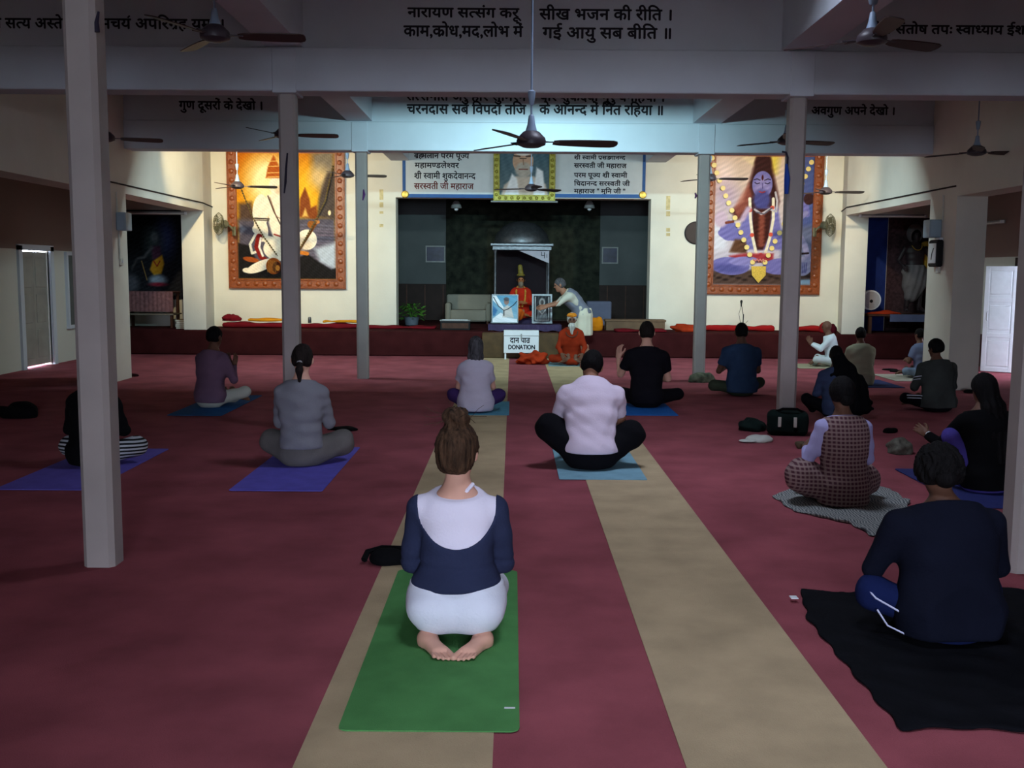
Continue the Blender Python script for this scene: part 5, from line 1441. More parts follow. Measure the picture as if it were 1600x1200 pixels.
wrap([(1250, 922), (1330, 932), (1420, 912), (1600, 925), (1700, 950), (1760, 1140), (1600, 1146), (1500, 1140), (1408, 1143), (1370, 1098), (1320, 1040), (1262, 970)], 0, 'black blanket spread under the person in navy at front right', .006, .016, 8, .010, 'blanket', cloth('black wool blanket', (14, 15, 20), .2), 'blanket')
q = onfloor(1240, 940); o = MB().box(-.018, .018, -.022, .022, 0, .004, .001).build('blanket_label', m_white); o.location = (q[0], q[1], .02); tag(o, 'white label sticking out at the corner of the black blanket', 'label')
# ---- woman in black at far right
x = at(1556, 776, .18)
o, j = figure('woman in black with violet leggings, one knee drawn up, at the right edge', x, .30, .90, .0115, H=.56, lean=.02, knees=((-.31, .07, .45), (.30, .24, .14)), ankles=((-.14, .12, .07), (-.05, .36, .06)), legr=(.085, .062, .045), sw=.17, build=1.28, nod=.08, el=((.08, .16, -.20), (.08, .06, -.25)), wr=((.02, .15, .06), (-.10, .2, .02)), skin='brown', hair=H_BLACK, hairstyle='drape',
       shirt=cloth('black tunic', (13, 13, 15)), ease=.026, shirt_hem=.02, pants=cloth('violet leggings', (78, 68, 150), .08), seed=151)
MB().tube([tuple((j['WR'][0] + np.array([.03 * math.cos(a), 0.0, .03 * math.sin(a)]) - (j['WR'][0] - j['EL'][0]) * .15) * .9) for a in np.linspace(0, 6.28, 13)], .006, 5).build('bracelet', m_white, o)

# ---- bearded man in orange facing the hall
orange = cloth('saffron cloth', (136, 42, 20), .25)
o, j = figure('bearded man in orange robes facing the hall in front of the stage', (1.02, 17.72), PI, .93, .013, H=.565, knees=((-.36, .22, .12), (.36, .22, .12)), nod=.06, skin='brown', hair=H_WHITE, hairgrow=.004, shirt=orange, ease=.03, shirt_hem=0.0, pants=orange, seed=161, eyes=True, el=((.08, .08, -.25), (.08, .08, -.25)), wr=((-.06, .2, -.12), (-.06, .2, -.12)))
bp = j['hc'] + j['HM'] @ np.array([0, .075, -.09])
j['child']('beard', lambda p: smin(ell(p, bp, (.062, .045, .055)), rc(p, bp + np.array([0, .01, -.03]), bp + np.array([0, .03, -.15]), .055, .02), .03) + .003 * np.sin(p[..., 0] * 160), H_WHITE, bp - np.array([.12, .1, .22]), bp + .12, .008)
tp = j['hc'] + j['HM'] @ np.array([0, .0, .085])
j['child']('turban', lambda p: ell(p, tp, (.092, .105, .050)) + .004 * np.sin(p[..., 2] * 120 + p[..., 0] * 40), cloth('ochre turban', (206, 128, 40)), tp - .16, tp + .16, .009)
m = MB(); m.tube([tuple((j['nk'] + np.array([.11 * math.cos(a), .05 + .05 * math.sin(a) + .07 * (math.sin(a) > 0), -.06 + .10 * min(0, -math.sin(a))])) * .93) for a in np.linspace(0, 6.28, 17)], .008, 6); m.build('bead_necklace', m_brown, o)
# ---- bending man at the shrine (stands on the floor before the stage, facing left)
o, j = figure('man in a grey vest and white dhoti standing bent over the framed picture', (1.30, 18.86), PI / 2 + .05, 1.0, .014, H=.56, lean=.50, bend=.30, pelvis=(0, 0, .80), knees=((-.11, .05, .42), (.11, .02, .42)), ankles=((-.12, .0, .08), (.12, -.08, .08)), legr=(.105, .075, .05),
       nod=-.10, el=((.04, .20, -.14), (.04, .20, -.14)), wr=((.0, .22, -.06), (.0, .22, -.06)), feet=((-.03, .22, -.045), (.03, .22, -.045)), skin='tan', hair=H_GREY, shirt=cloth('off-white sleeves', (188, 186, 172), .05), ease=.012, shirt_hem=.72, seed=171, sw=.17, build=1.08, eyes=True, group=None)
def vest(p):
    d = loft(p, j['stations'](.030), k=.04) + wrinkle(p, .004, .9, 17)
    d = smax(d, .74 - p[..., 2], .012); n = j['nd'].astype(np.float32)
    d = smax(d, (p - (j['nk'] - j['nd'] * .03).astype(np.float32)) @ n, .006)
    return smax(d, np.abs(p[..., 0]) - .175, .02)
j['child']('vest', vest, cloth('grey wool vest', (112, 116, 130), .1))
def dhoti(p):
    d = loft(p, [(0, 0, .92, .17, .14), (0, 0, .80, .19, .17), (0, .01, .45, .20, .19)], k=.03) + .008 * np.sin(p[..., 0] * 55 + 2 * p[..., 2]) + .006 * np.sin(p[..., 1] * 60)
    return smax(smax(d, .43 - p[..., 2], .01), p[..., 2] - .93, .01)
j['child']('dhoti', dhoti, cloth('white dhoti', (206, 202, 182), .05))
# ================================================================== shrine and stage things
m_silver = mat('dull silver', (92, 94, 98), rough=0.38, metal=0.75, var=0.25, vscale=14, bump=.3, bscale=40)
m_purple = cloth('purple brocade', (74, 62, 92), .2)
ox = cloth('orange cloth', (158, 50, 24), .3); maro = cloth('maroon cloth', (110, 20, 30), .2); yel = cloth('marigold cloth', (206, 138, 30), .14)
# backdrop and fittings of the shrine room
m_fol = mat('dark mural green', (20, 28, 20), rough=.9, var=.6, vscale=6, var2=(48, 52, 40))
a, b = atY(697, 400, YN - .06), atY(937, 400, YN - .06)
tag(MB().box(a[0], b[0], YN - .07, YN - .035, .5, 3.3, .004).build('backdrop', m_fol), 'dark green foliage backdrop behind the silver pavilion', 'backdrop')
for x0, x1, y0, y1, side in ((665, 696, 384, 410, 'left'), (940, 966, 386, 412, 'right')):
    a, b = atY(x0, y1, YN), atY(x1, y0, YN)
    e = empty('framed_print', (a[0], YN - .002, a[2]), 0, 'small dark framed print on the %s wall of the shrine room' % side, 'picture', 'prints in the shrine room')
    w, h2 = b[0] - a[0], b[2] - a[2]
    MB().box(.02, w - .02, -.02, 0, .02, h2 - .02).build('picture', mat('dim blue print', (34, 38, 64), rough=.3, var=.4, vscale=9), e)
    for k, (p0, p1, q0, q1) in enumerate(((0, w, 0, .03), (0, w, h2 - .03, h2), (0, .03, .03, h2 - .03), (w - .03, w, .03, h2 - .03))): MB().box(p0, p1, -.03, 0, q0, q1, .004).build('frame_bar', m_fix, e)
for px, sd in ((713, 'left'), (921, 'right')):
    q = atY(px, 322, 21.6); e = empty('hanging_lamp', q, 0, 'unlit hanging lamp inside the shrine opening on the %s' % sd, 'lamp', 'hanging lamps of the shrine')
    MB().lathe([(.02, .11), (.05, .10), (.10, .02), (.115, -.04), (.09, -.05)], 18).build('shade', m_fix, e, True)
    MB().lathe([(.01, -.10), (.04, -.08), (.045, -.05), (.02, -.02)], 12).build('bulb', m_white, e, True)
    MB().tube([(0, 0, .1), (0, 0, 3.45 - q[2])], .006, 5).build('cord', m_black, e)
# pavilion
px0, px1 = atY(770, 400, 20.9)[0], atY(861, 400, 20.9)[0]; cx = (px0 + px1) / 2; hw = (px1 - px0) / 2
e = empty('silver_pavilion', (cx, 21.35, ZS), 0, 'silver domed pavilion sheltering the robed statue in the shrine', 'pavilion')
zc = atY(815, 380, 20.9)[2] - ZS; zd = atY(815, 345, 21.3)[2] - ZS
MB().box(-hw - .05, hw + .05, -.5, .5, 0, .12, .01).build('base', m_silver, e)
for sx in (-1, 1):
    for sy in (-1, 1):
        MB().lathe([(.045, .12), (.045, .2), (.03, .24), (.028, zc - .2), (.045, zc - .14), (.05, zc - .06)], 10, (sx * (hw - .05), sy * .42, 0)).build('post', m_silver, e, True)
MB().box(-hw - .05, hw + .05, -.52, .52, zc - .06, zc, .012).box(-hw - .01, hw + .01, -.48, .48, zc - .14, zc - .06, .008).build('cornice', m_silver, e)
MB().lathe([(hw * .97, zc), (hw * .98, zc + .03), (hw * .90, zc + .02 + (zd - zc) * .35), (hw * .72, zc + (zd - zc) * .68), (hw * .45, zc + (zd - zc) * .9), (hw * .15, zd - .01), (.01, zd)], 28).build('dome', m_silver, e, True)
m = MB().box(-hw + .02, hw - .02, .40, .43, .12, zc - .14); m.build('back_panel', mat('dark velvet', (28, 20, 26), rough=.95), e)
v = MB(); v.add([(hw * -.1, -.46, zc - .15), (hw - .04, -.46, zc - .15), (hw - .04, -.46, zc - .40), (hw * -.1, -.45, zc - .15), (hw - .04, -.45, zc - .15), (hw - .04, -.45, zc - .40)], [(0, 1, 2), (5, 4, 3), (0, 3, 4, 1), (1, 4, 5, 2), (2, 5, 3, 0)])
v.build('valance', cloth('pale valance', (176, 172, 182), .05), e)
z_ = zc - .23
MB().box(hw - .20, hw - .188, -.468, -.461, z_ - .02, z_ + .06).box(hw - .20, hw - .14, -.468, -.461, z_ - .02, z_ - .008).box(hw - .14, hw - .128, -.468, -.461, z_ - .07, z_ + .05).box(hw - .09, hw - .08, -.468, -.461, z_ - .06, z_ + .01).build('emblem', m_letter, e)
# throne and robed statue
tag(MB().box(cx - .34, cx + .34, 20.55, 20.84, ZS, .66, .02).build('throne_step', m_purple), 'low draped step before the silver pavilion', 'step')
SK['gold'] = mat('painted statue face', (150, 92, 56), rough=.5, var=.15)
red = cloth('red robe', (176, 40, 24), .2)
o, j = figure('garlanded statue in red and orange robes seated under the silver dome', (cx - .02, 20.56, .665), PI, .92, .013, H=.57, lean=.02, knees=((-.24, .20, .10), (.24, .20, .10)), ankles=((.05, .22, .06), (-.05, .24, .06)), skin='gold', hair=H_DARK, hairgrow=.006, shirt=red, ease=.03, shirt_hem=.0, pants=red, seed=201, eyes=True, name='statue', cat='statue', group=None, el=((.07, .08, -.25), (.07, .08, -.25)))
bp = j['hc'] + j['HM'] @ np.array([0, .075, -.085])
j['child']('beard', lambda p: ell(p, bp, (.058, .042, .075)), hairm('statue beard', (110, 96, 80)), bp - .14, bp + .14, .010)
for sg in (-1, 1):
    m = MB(); L = [j['nk'] + np.array([sg * .07, -.02, .0]), j['nk'] + np.array([sg * .10, .13, -.10]), j['nk'] + np.array([sg * .09, .20, -.28]), j['nk'] + np.array([sg * .02, .22, -.44])]
    for q0, q1 in zip(L[:-1], L[1:]):
        for t in np.linspace(0, 1, 6, endpoint=False): q = (q0 + (q1 - q0) * t) * .92; m.lathe([(.008, -.02), (.024, 0), (.008, .02)], 7, tuple(q))
    g = m.build('garland', mat('marigold garland', (190, 130, 50), rough=.8, var=.3, vscale=50), o)
cp = j['hc'] + np.array([0, 0, .16])
j['child']('headdress', lambda p: smin(rc(p, cp - np.array([0, 0, .05]), cp + np.array([.02, 0, .12]), .06, .05), ell(p, cp - np.array([0, 0, .06]), (.09, .10, .035)), .02), mat('olive gold headdress', (110, 96, 34), rough=.6, var=.3, vscale=20), cp - .18, cp + np.array([.18, .18, .36]), .011)
def train(p):
    d = chain(p, [(.05, .30, .10), (.22, .46, -.02), (.38, .62, -.16)], [.13, .12, .05], .05); return d + .008 * np.sin(p[..., 0] * 70 + p[..., 2] * 30)
V, Q = surf(train, (-.2, .1, -.26), (.6, .8, .3), .016); link('robe_train', np_mesh('robe_train', V * .92, Q), cloth('orange silk', (206, 92, 30), .15), o)
# low draped table with two framed pictures
tx0, tx1 = -.45, .92
e = empty('low_altar_table', ((tx0 + tx1) / 2, 19.62, ZS), 0, 'low altar table draped in purple holding the two framed pictures', 'table')
w2 = (tx1 - tx0) / 2
MB().box(-w2, w2, -.22, .22, .08, .12, .008).build('tabletop', m_brown, e)
for sx in (-1, 1):
    for sy in (-1, 1): MB().box(sx * (w2 - .06) - .03, sx * (w2 - .06) + .03, sy * .17 - .03, sy * .17 + .03, 0, .08, .004).build('leg', m_brown, e)
m = MB().box(-w2 - .01, w2 + .01, -.235, .235, .12, .128, .003); n = 30
fr = [(-w2 - .01 + (2 * w2 + .02) * k / n, -.232 - .012 * (k % 2)) for k in range(n + 1)]
m.add([(x, y, .125) for x, y in fr] + [(x, y - .006, .012 + .012 * math.sin(k)) for k, (x, y) in enumerate(fr)], [(k, k + 1, n + 2 + k, n + 1 + k) for k in range(n)])
m.build('drape', m_purple, e)
m_sil2 = mat('silver frame', (112, 116, 120), rough=.4, metal=.3, var=.15, vscale=30)
def stand_pic(x0, x1, y0, y1, Y, fm, fw, P, lab, tilt=.12):
    a, b = atY(x0, y1, Y), atY(x1, y0, Y)
    zb = ZS + .145
    e, w, h2 = framed('framed_picture', a[0], b[0], zb, zb + (b[2] - a[2]), Y, fw, .03, fm, lab, 'picture', 'framed pictures before the shrine', False)
    e.rotation_euler = (-tilt, 0, 0)
    P.build('picture', ((-w + fw * .9, -.022, h2 - fw * .9), (w - fw * .9, -.022, h2 - fw * .9), (-w + fw * .9, -.022, fw * .9)), m_print, e)
    MB().tube([(0, .0, h2 * .7), (0, .14, .01)], .01, 5).build('strut', m_brown, e)
P = Print(0, 100, 0, 110, .9, (120, 168, 196)); P.grad((96, 156, 190), (150, 186, 206))
P.poly([(0, 0), (14, 0), (50, 56), (44, 64), (0, 20)], (232, 240, 246)); P.poly([(0, 96), (34, 70), (60, 92), (100, 96), (100, 110), (0, 110)], (236, 240, 246)); P.poly([(0, 40), (20, 60), (10, 84), (0, 84)], (70, 120, 168), soft=3)
P.poly([(40, 110 - 20), (44, 50), (60, 40), (76, 50), (86, 92)], (206, 200, 196), soft=2); P.ell(56, 26, 10, 13, (150, 120, 110)); P.ell(56, 16, 11, 8, (90, 90, 96), soft=2)
P.line([(4, 8), (24, 44), (46, 62), (62, 56), (84, 40), (98, 24)], 3.2, (40, 40, 46)); P.line([(46, 62), (46, 82)], 4, (40, 40, 46)); P.speck(5, .4, 2)
stand_pic(768, 810, 458, 503, 19.52, m_sil2, .02, P, 'blue-toned framed photograph leaning before the robed statue')
P = Print(0, 100, 0, 130, .9, (40, 42, 46)); P.ell(50, 34, 18, 22, (150, 150, 150), soft=4); P.poly([(16, 118), (26, 66), (50, 54), (74, 66), (84, 118)], (104, 106, 110), soft=3)
P.line([(30, 70), (50, 92), (70, 70)], 5, (190, 190, 190), soft=2); P.ell(50, 34, 10, 13, (70, 66, 66), soft=3); P.line([(10, 8), (10, 122)], 5, (180, 182, 184)); P.line([(90, 8), (90, 122)], 5, (180, 182, 184)); P.line([(14, 122), (86, 122)], 6, (150, 152, 154)); P.speck(8, .5, 4)
stand_pic(831, 863, 459, 505, 19.52, m_sil2, .035, P, 'silver framed dark picture that the bending man is touching')
# plinth and donation box
tag(MB().box(-.56, .86, 18.92, 19.19, .005, .465, .012).build('stage_step', mat('brown lacquer', (84, 62, 34), rough=.6, var=.2, vscale=8)), 'brown block in front of the stage behind the donation box', 'step')
a, b = atY(787, 552, 18.6), atY(842, 517, 18.6)
e = empty('donation_box', ((a[0] + b[0]) / 2, 18.72, 0.004), 0, 'white donation box lettered in two scripts on short legs', 'box'); hw = (b[0] - a[0]) / 2
MB().box(-hw, hw, -.12, .12, a[2], b[2], .006).build('body', m_white, e)
MB().box(-hw - .008, hw + .008, -.128, .128, b[2] - .10, b[2] - .09, .002).build('lid_seam', m_fix, e)
for sx in (-1, 1):
    for sy in (-1, 1): MB().box(sx * (hw - .03) - .015, sx * (hw - .03) + .015, sy * .09 - .015, sy * .09 + .015, 0, a[2] + .005).build('leg', m_white, e)
MB().box(-.012, .012, -.135, -.119, b[2] - .16, b[2] - .06, .003).build('hasp', m_fix, e)
def bx(x): return atY(x, 535, 18.6)[0] - e.location[0]
def bz(y): return atY(815, y, 18.6)[2]
text_mesh([('दान', bx(797), bx(811), bz(536), bz(528) - bz(536)), ('पात्र', bx(814), bx(828), bz(536), bz(528) - bz(536)), ('DONATION', bx(794), bx(836), bz(546), bz(539.5) - bz(546))], m_letter, e, (0, -.1215, 0), (1, 0, 0), (0, 0, 1), bold=.004)

def heap(name, label, c, size, material, seed=1, h=.014, cat=None, rz=0.0, rough=.02, group=None, flat=.6):
    """a crumpled pile of cloth standing on z = c[2]"""
    sx, sy, sz = size
    r = np.random.default_rng(seed); bl = [(r.uniform(-.55, .55) * sx, r.uniform(-.5, .5) * sy, r.uniform(.15, .5) * sz, r.uniform(.3, .55)) for _ in range(6)]
    def fn(p):
        d = ell(p, (0, 0, sz * .25), (sx * .8, sy * .8, sz * .6))
        for x, y, z, q in bl: d = smin(d, ell(p, (x, y, z), (sx * q, sy * q + .02, sz * q)), min(sx, sy) * .25)
        return d + wrinkle(p, rough, 1.3, seed)
    V, Q = surf(fn, (-sx * 1.25, -sy * 1.25, -.02), (sx * 1.25, sy * 1.25, sz * 1.25), h); V[:, 2] = np.maximum(V[:, 2], 0)
    o = link(name, np_mesh(name, V, Q), material); o.location = tuple(c); o.rotation_euler = (0, 0, rz); tag(o, label, cat or 'cloth', group)
    return o
def strip(name, label, x0, x1, Y, z, hgt, dep, material, seed, cat='cloth', group=None, h=.02):
    """a long folded cloth or bolster lying along the wall"""
    w = (x1 - x0) / 2
    def fn(p):
        d = rbox(p, (0, 0, hgt / 2), (w, dep / 2, hgt / 2), min(hgt, dep) * .45); return d + .012 * np.sin(p[..., 0] * 9 + seed) * np.sin(p[..., 0] * 3.1 + 2 * seed) + wrinkle(p, .010, .7, seed)
    V, Q = surf(fn, (-w - .06, -dep / 2 - .06, -.02), (w + .06, dep / 2 + .06, hgt + .08), h); V[:, 2] = np.maximum(V[:, 2], 0)
    o = link(name, np_mesh(name, V, Q), material); o.location = ((x0 + x1) / 2, Y, z); tag(o, label, cat, group); return o
def X_(x, Y, y=510): return float(atY(x, y, Y)[0])
# cloths along the wall on the stage
strip('folded_rug', 'dark red rolled rug along the wall left of the left middle column', X_(350, 20.1), X_(445, 20.1), 20.1, ZS, .10, .30, maro, 1, 'rug', 'rolled cloths on the stage')
heap('cloth_bundle', 'red cloth bundle at the left end of the stage by the books', (X_(364, 20.1), 20.08, ZS + .13), (.22, .15, .13), maro, 3)
strip('folded_cloth', 'marigold yellow folded cloth left of the left middle column', X_(388, 20.0), X_(446, 20.0), 20.02, ZS + .125, .06, .22, yel, 2, 'cloth', 'yellow cloths on the stage')
strip('folded_rug', 'dark red rolled rug between the two left columns', X_(452, 20.1), X_(560, 20.1), 20.1, ZS, .09, .30, maro, 5, 'rug', 'rolled cloths on the stage')
strip('folded_cloth', 'marigold yellow folded cloth beside the left far column', X_(505, 20.0), X_(562, 20.0), 20.02, ZS + .11, .05, .22, yel, 6, 'cloth', 'yellow cloths on the stage')
tag(MB().lathe([(.03, 0), (.035, .01), (.032, .10), (.02, .12)], 12, (X_(484, 20.0), 20.0, ZS + .10)).build('metal_tumbler', m_silver, None, True), 'small metal tumbler standing on the red rug', 'tumbler')
strip('folded_rug', 'dark red rug running to the left edge of the shrine opening', X_(575, 20.1), X_(682, 20.1), 20.05, ZS, .05, .34, maro, 7, 'rug', 'rolled cloths on the stage')
heap('cloth_bundle', 'orange cloth beside the right column nearest the stage', (X_(1074, 19.7), 19.7, ZS), (.30, .13, .13), ox, 9)
strip('folded_rug', 'red rolled rug between the two right columns', X_(1092, 20.1), X_(1208, 20.1), 20.1, ZS, .10, .30, cloth('bright red rug', (150, 26, 28), .15), 8, 'rug', 'rolled cloths on the stage')
strip('folded_rug', 'red rolled rug right of the right middle column', X_(1232, 20.1), X_(1282, 20.1), 20.1, ZS, .10, .30, cloth('bright red rug', (150, 26, 28), .15), 12, 'rug', 'rolled cloths on the stage')
heap('bolster', 'rounded red bolster behind the bald man', (X_(1293, 19.6), 19.62, ZS), (.19, .14, .22), cloth('red velvet', (138, 22, 30), .15), 15, cat='bolster', rough=.008)
heap('bolster', 'dark maroon bolster behind the bald man\'s back', (6.02, 19.33, ZS), (.11, .085, .20), cloth('maroon velvet', (72, 14, 26), .15), 16, .010, cat='bolster', rough=.002)
strip('rug_overlay', 'maroon cover over the stage right of the shrine', X_(960, 19.6), X_(1040, 19.6), 19.6, ZS, .04, .5, maro, 18, 'rug', 'rolled cloths on the stage')
# low bench, orange cushion, box instrument, sofa, plant
bx0, bx1 = X_(944, 20.15), X_(1038, 20.15)
e = empty('low_bench', ((bx0 + bx1) / 2, 20.12, ZS), 0, 'low brown bench at the right foot of the shrine opening', 'bench'); w2 = (bx1 - bx0) / 2; mbn = mat('bench brown', (112, 88, 68), rough=.8, var=.15)
MB().box(-w2, w2, -.2, .2, .17, .21, .006).build('bench_top', mbn, e); MB().box(-w2 + .02, w2 - .02, -.19, .19, .0, .17, .004).build('apron', mbn, e)
heap('cushion', 'orange cushion between the bending man and the low bench', (X_(928, 19.9), 19.85, ZS), (.17, .12, .30), cloth('amber cushion', (214, 128, 24), .1), 21, cat='cushion', rough=.006)
hx0, hx1 = X_(689, 19.9), X_(735, 19.9)
e = empty('harmonium', ((hx0 + hx1) / 2, 19.85, ZS), 0, 'dark wooden box instrument with a pale top edge on the stage', 'instrument'); w2 = (hx1 - hx0) / 2
MB().box(-w2, w2, -.14, .14, .0, .17, .006).build('body', m_black, e); MB().box(-w2 - .01, w2 + .01, -.15, .15, .17, .19, .003).build('top_edge', m_fix, e); MB().box(-w2 + .03, w2 - .03, -.147, -.14, .03, .13, .002).build('front_panel', m_brown, e)
m = MB()
for k in range(14): m.box(-w2 + .04 + k * (2 * w2 - .08) / 14, -w2 + .04 + (k + .85) * (2 * w2 - .08) / 14, -.14, -.06, .19, .20, .001)
m.build('keyboard', m_white, e)['kind'] = 'stuff'
sx0, sx1 = X_(697, 22.3, 480), X_(768, 22.3, 480)
e = empty('settee', ((sx0 + sx1) / 2, 22.3, ZS), 0, 'pale grey settee in the shade of the shrine room', 'sofa'); w2 = (sx1 - sx0) / 2; mso = cloth('grey upholstery', (128, 126, 116), .08)
for nm, bxx in (('seat', (-w2 + .1, w2 - .1, -.3, .25, .05, .30)), ('backrest', (-w2, w2, .20, .36, .05, .62)), ('armrest', (-w2, -w2 + .12, -.3, .2, .05, .45)), ('armrest', (w2 - .12, w2, -.3, .2, .05, .45))): MB().box(*bxx, .03).build(nm, mso, e)
for sx in (-1, 1):
    for y in (-.25, .3): MB().box(sx * (w2 - .08) - .02, sx * (w2 - .08) + .02, y - .02, y + .02, 0, .06).build('leg', m_brown, e)
cxx = X_(916, 21.9, 480); tag(MB().box(cxx, cxx + .52, 21.7, 22.1, ZS, .98, .02).build('draped_table', cloth('blue-grey cloth', (92, 98, 120), .1)), 'blue-grey draped block behind the bending man', 'table')
q = (X_(643, 21.1, 490), 21.1, ZS)
e = empty('potted_plant', q, 0, 'leafy green potted plant at the left of the shrine opening', 'plant')
MB().lathe([(.10, 0), (.13, .02), (.15, .16), (.16, .18), (.14, .18), (.13, .15)], 18).build('pot', mat('grey pot', (86, 96, 108), rough=.5), e, True)
m_leaf = mat('plant leaf', (60, 104, 36), rough=.5, var=.35, vscale=20)
rr = random.Random(3)
lv = MB()
lv.add([(0, 0, 0), (.025, .04, .004), (.03, .09, .006), (0, .15, 0), (-.03, .09, .006), (-.025, .04, .004), (0, .07, -.006)], [(0, 1, 6), (1, 2, 6), (2, 3, 6), (3, 4, 6), (4, 5, 6), (5, 0, 6)])
lf = lv.build('leaf', m_leaf, e)
for k in range(70):
    o = lf if k == 0 else lf.copy()
    if k: COL.objects.link(o)
    a = rr.uniform(0, 6.28); rad = rr.uniform(.02, .22); o.location = (rad * math.cos(a), rad * math.sin(a) * .7, .20 + rr.uniform(0, .30) - rad * .3); o.rotation_euler = (rr.uniform(-.9, .7), rr.uniform(-.6, .6), a - PI / 2 + rr.uniform(-.7, .7)); sc_ = rr.uniform(.6, 1.1); o.scale = (sc_, sc_, sc_)
for k in range(6):
    a = k * 1.05; MB().tube([(0, 0, .15), (.05 * math.cos(a), .04 * math.sin(a), .28), (.12 * math.cos(a), .1 * math.sin(a), .42)], .005, 5).build('stem', m_leaf, e)
# books
bc = [(150, 140, 120), (176, 170, 150), (196, 190, 172), (120, 92, 70), (170, 150, 110), (186, 182, 170)]
def books(px0, px1, py, n, Y, where):
    x0, x1 = X_(px0, Y), X_(px1, Y); z = ZS; r = random.Random(int(px0))
    for k in range(n):
        t = r.uniform(.028, .042); w = (x1 - x0) / 2 * r.uniform(.85, 1.0); d = .11 * r.uniform(.9, 1.05)
        e = empty('book', ((x0 + x1) / 2 + r.uniform(-.01, .01), Y, z), r.uniform(-.12, .12), ('lowest', 'second', 'third', 'fourth', 'fifth', 'topmost')[k if k < n - 1 else 5] + ' book of the stack ' + where, 'book', 'books stacked on the stage')
        MB().box(-w + .004, w - .004, -d + .004, d - .001, .003, t - .003).build('pages', m_plast, e)
        cm = mat('book cover %d' % (k % 6), bc[k % 6], rough=.7)
        MB().box(-w, w, -d, d, 0, .003).box(-w, w, -d, d, t - .003, t).box(-w, w, d - .003, d, .003, t - .003).build('cover', cm, e)
        z += t + .0005
books(276, 298, 510, 5, 19.55, 'at the mouth of the left alcove')
books(303, 319, 508, 6, 19.62, 'behind the head of the man in the mauve shirt')
# microphone stand
q = (X_(1161, 19.7), 19.72, ZS); e = empty('microphone_stand', q, 0, 'thin microphone stand on the stage behind the man in the blue tee', 'microphone')
MB().lathe([(.12, 0), (.12, .012), (.02, .03)], 16).build('base', m_black, e, True); MB().tube([(0, 0, .02), (.005, 0, .34)], .010, 6).build('pole', m_black, e); MB().tube([(.005, 0, .30), (-.04, -.03, .50)], .006, 6).build('boom', m_black, e)
MB().lathe([(.012, -.06), (.016, .0), (.024, .03), (.022, .05), (.008, .065)], 12, (-.05, -.035, .55)).build('microphone', m_black, e, True)
MB().tube([(-.05, -.03, .5), (-.09, -.03, .35), (-.06, -.03, .2), (.0, -.03, .12), (.09, -.02, .22)], .004, 5).build('cable', m_black, e)

# ---- left alcove
a, b = atY(196, 310, YB - .02), atY(291, 312, YB - .02)
e = empty('mural', ((a[0] + b[0]) / 2, YB - .004, 1.0), 0, 'dark mural of a standing figure in a yellow garment in the left alcove', 'painting')
w2 = .78
MB().box(-w2, w2, -.015, 0, 0, 1.75, .003).build('panel', m_black, e)
X0, X1, Y0, Y1 = p_rng(e.location[0] - w2, e.location[0] + w2, 1.0, 2.75)
P = Print(X0, X1, Y0, Y1, 1.6, (22, 26, 32)); P.grad((14, 16, 20), (34, 36, 44))
def A5(p): return [(180 + u / 5, 300 + v / 5) for u, v in p]
P.ell(*A5([(400, 360)])[0], 14, 26, (52, 66, 108), soft=10); P.ell(*A5([(300, 380)])[0], 14, 20, (60, 70, 72), soft=9)
P.ell(*A5([(310, 350)])[0], 6, 8, (96, 104, 110), soft=2); P.poly(A5([(285, 420), (355, 420), (365, 510), (290, 530)]), (74, 44, 66), soft=2)
P.poly(A5([(290, 540), (370, 490), (385, 560), (360, 640), (300, 655), (265, 610)]), (196, 142, 34), soft=1.5); P.line(A5([(300, 540), (325, 580), (350, 540)]), 2, (150, 50, 30))
P.line(A5([(290, 430), (220, 510), (170, 520)]), (5, 3), (84, 84, 90), soft=1.5); P.line(A5([(200, 540), (240, 690)]), 1.6, (150, 120, 70)); P.line(A5([(160, 530), (120, 600)]), 3, (70, 70, 74), soft=2)
P.ell(*A5([(330, 690)])[0], 14, 8, (150, 170, 190), soft=3); P.ell(*A5([(330, 725)])[0], 14, 3, (150, 40, 60), soft=1.5); P.ell(*A5([(110, 720)])[0], 12, 14, (86, 88, 100), soft=5); P.speck(4, .5, 6)
P.build('picture', ((-w2 + .01, -.018, 1.74), (w2 - .01, -.018, 1.74), (-w2 + .01, -.018, .01)), m_print, e)
ax0, ax1 = X_(196, 19.85), X_(274, 19.85)
e = empty('altar_table', ((ax0 + ax1) / 2, 19.95, ZS), 0, 'altar table with a pink brocade cloth in the left alcove', 'table'); w2 = (ax1 - ax0) / 2
zt = atY(235, 456, 19.75)[2] - ZS; zm = atY(235, 491, 19.75)[2] - ZS
MB().box(-w2, w2, -.2, .25, zt - .03, zt, .005).build('tabletop', m_brown, e); MB().box(-w2 - .02, w2 + .02, -.23, .25, zm - .015, zm + .015, .004).build('shelf', mat('pale shelf edge', (120, 112, 100), rough=.7), e)
for sx in (-1, 1):
    for y in (-.17, .2): MB().box(sx * (w2 - .04) - .025, sx * (w2 - .04) + .025, y - .025, y + .025, 0, zt - .03).build('leg', m_brown, e)
m = MB(); n = 24; fr = [(-w2 - .005 + (2 * w2 + .01) * k / n, -.205 - .010 * (k % 2)) for k in range(n + 1)]
m.add([(x, y, zt + .004) for x, y in fr] + [(x, y - .004, zm + .05) for x, y in fr], [(k, k + 1, n + 2 + k, n + 1 + k) for k in range(n)]); m.box(-w2 - .005, w2 + .005, -.205, .25, zt, zt + .006)
m.build('brocade_cloth', cloth('pink brocade', (128, 92, 96), .3, vscale=18), e)
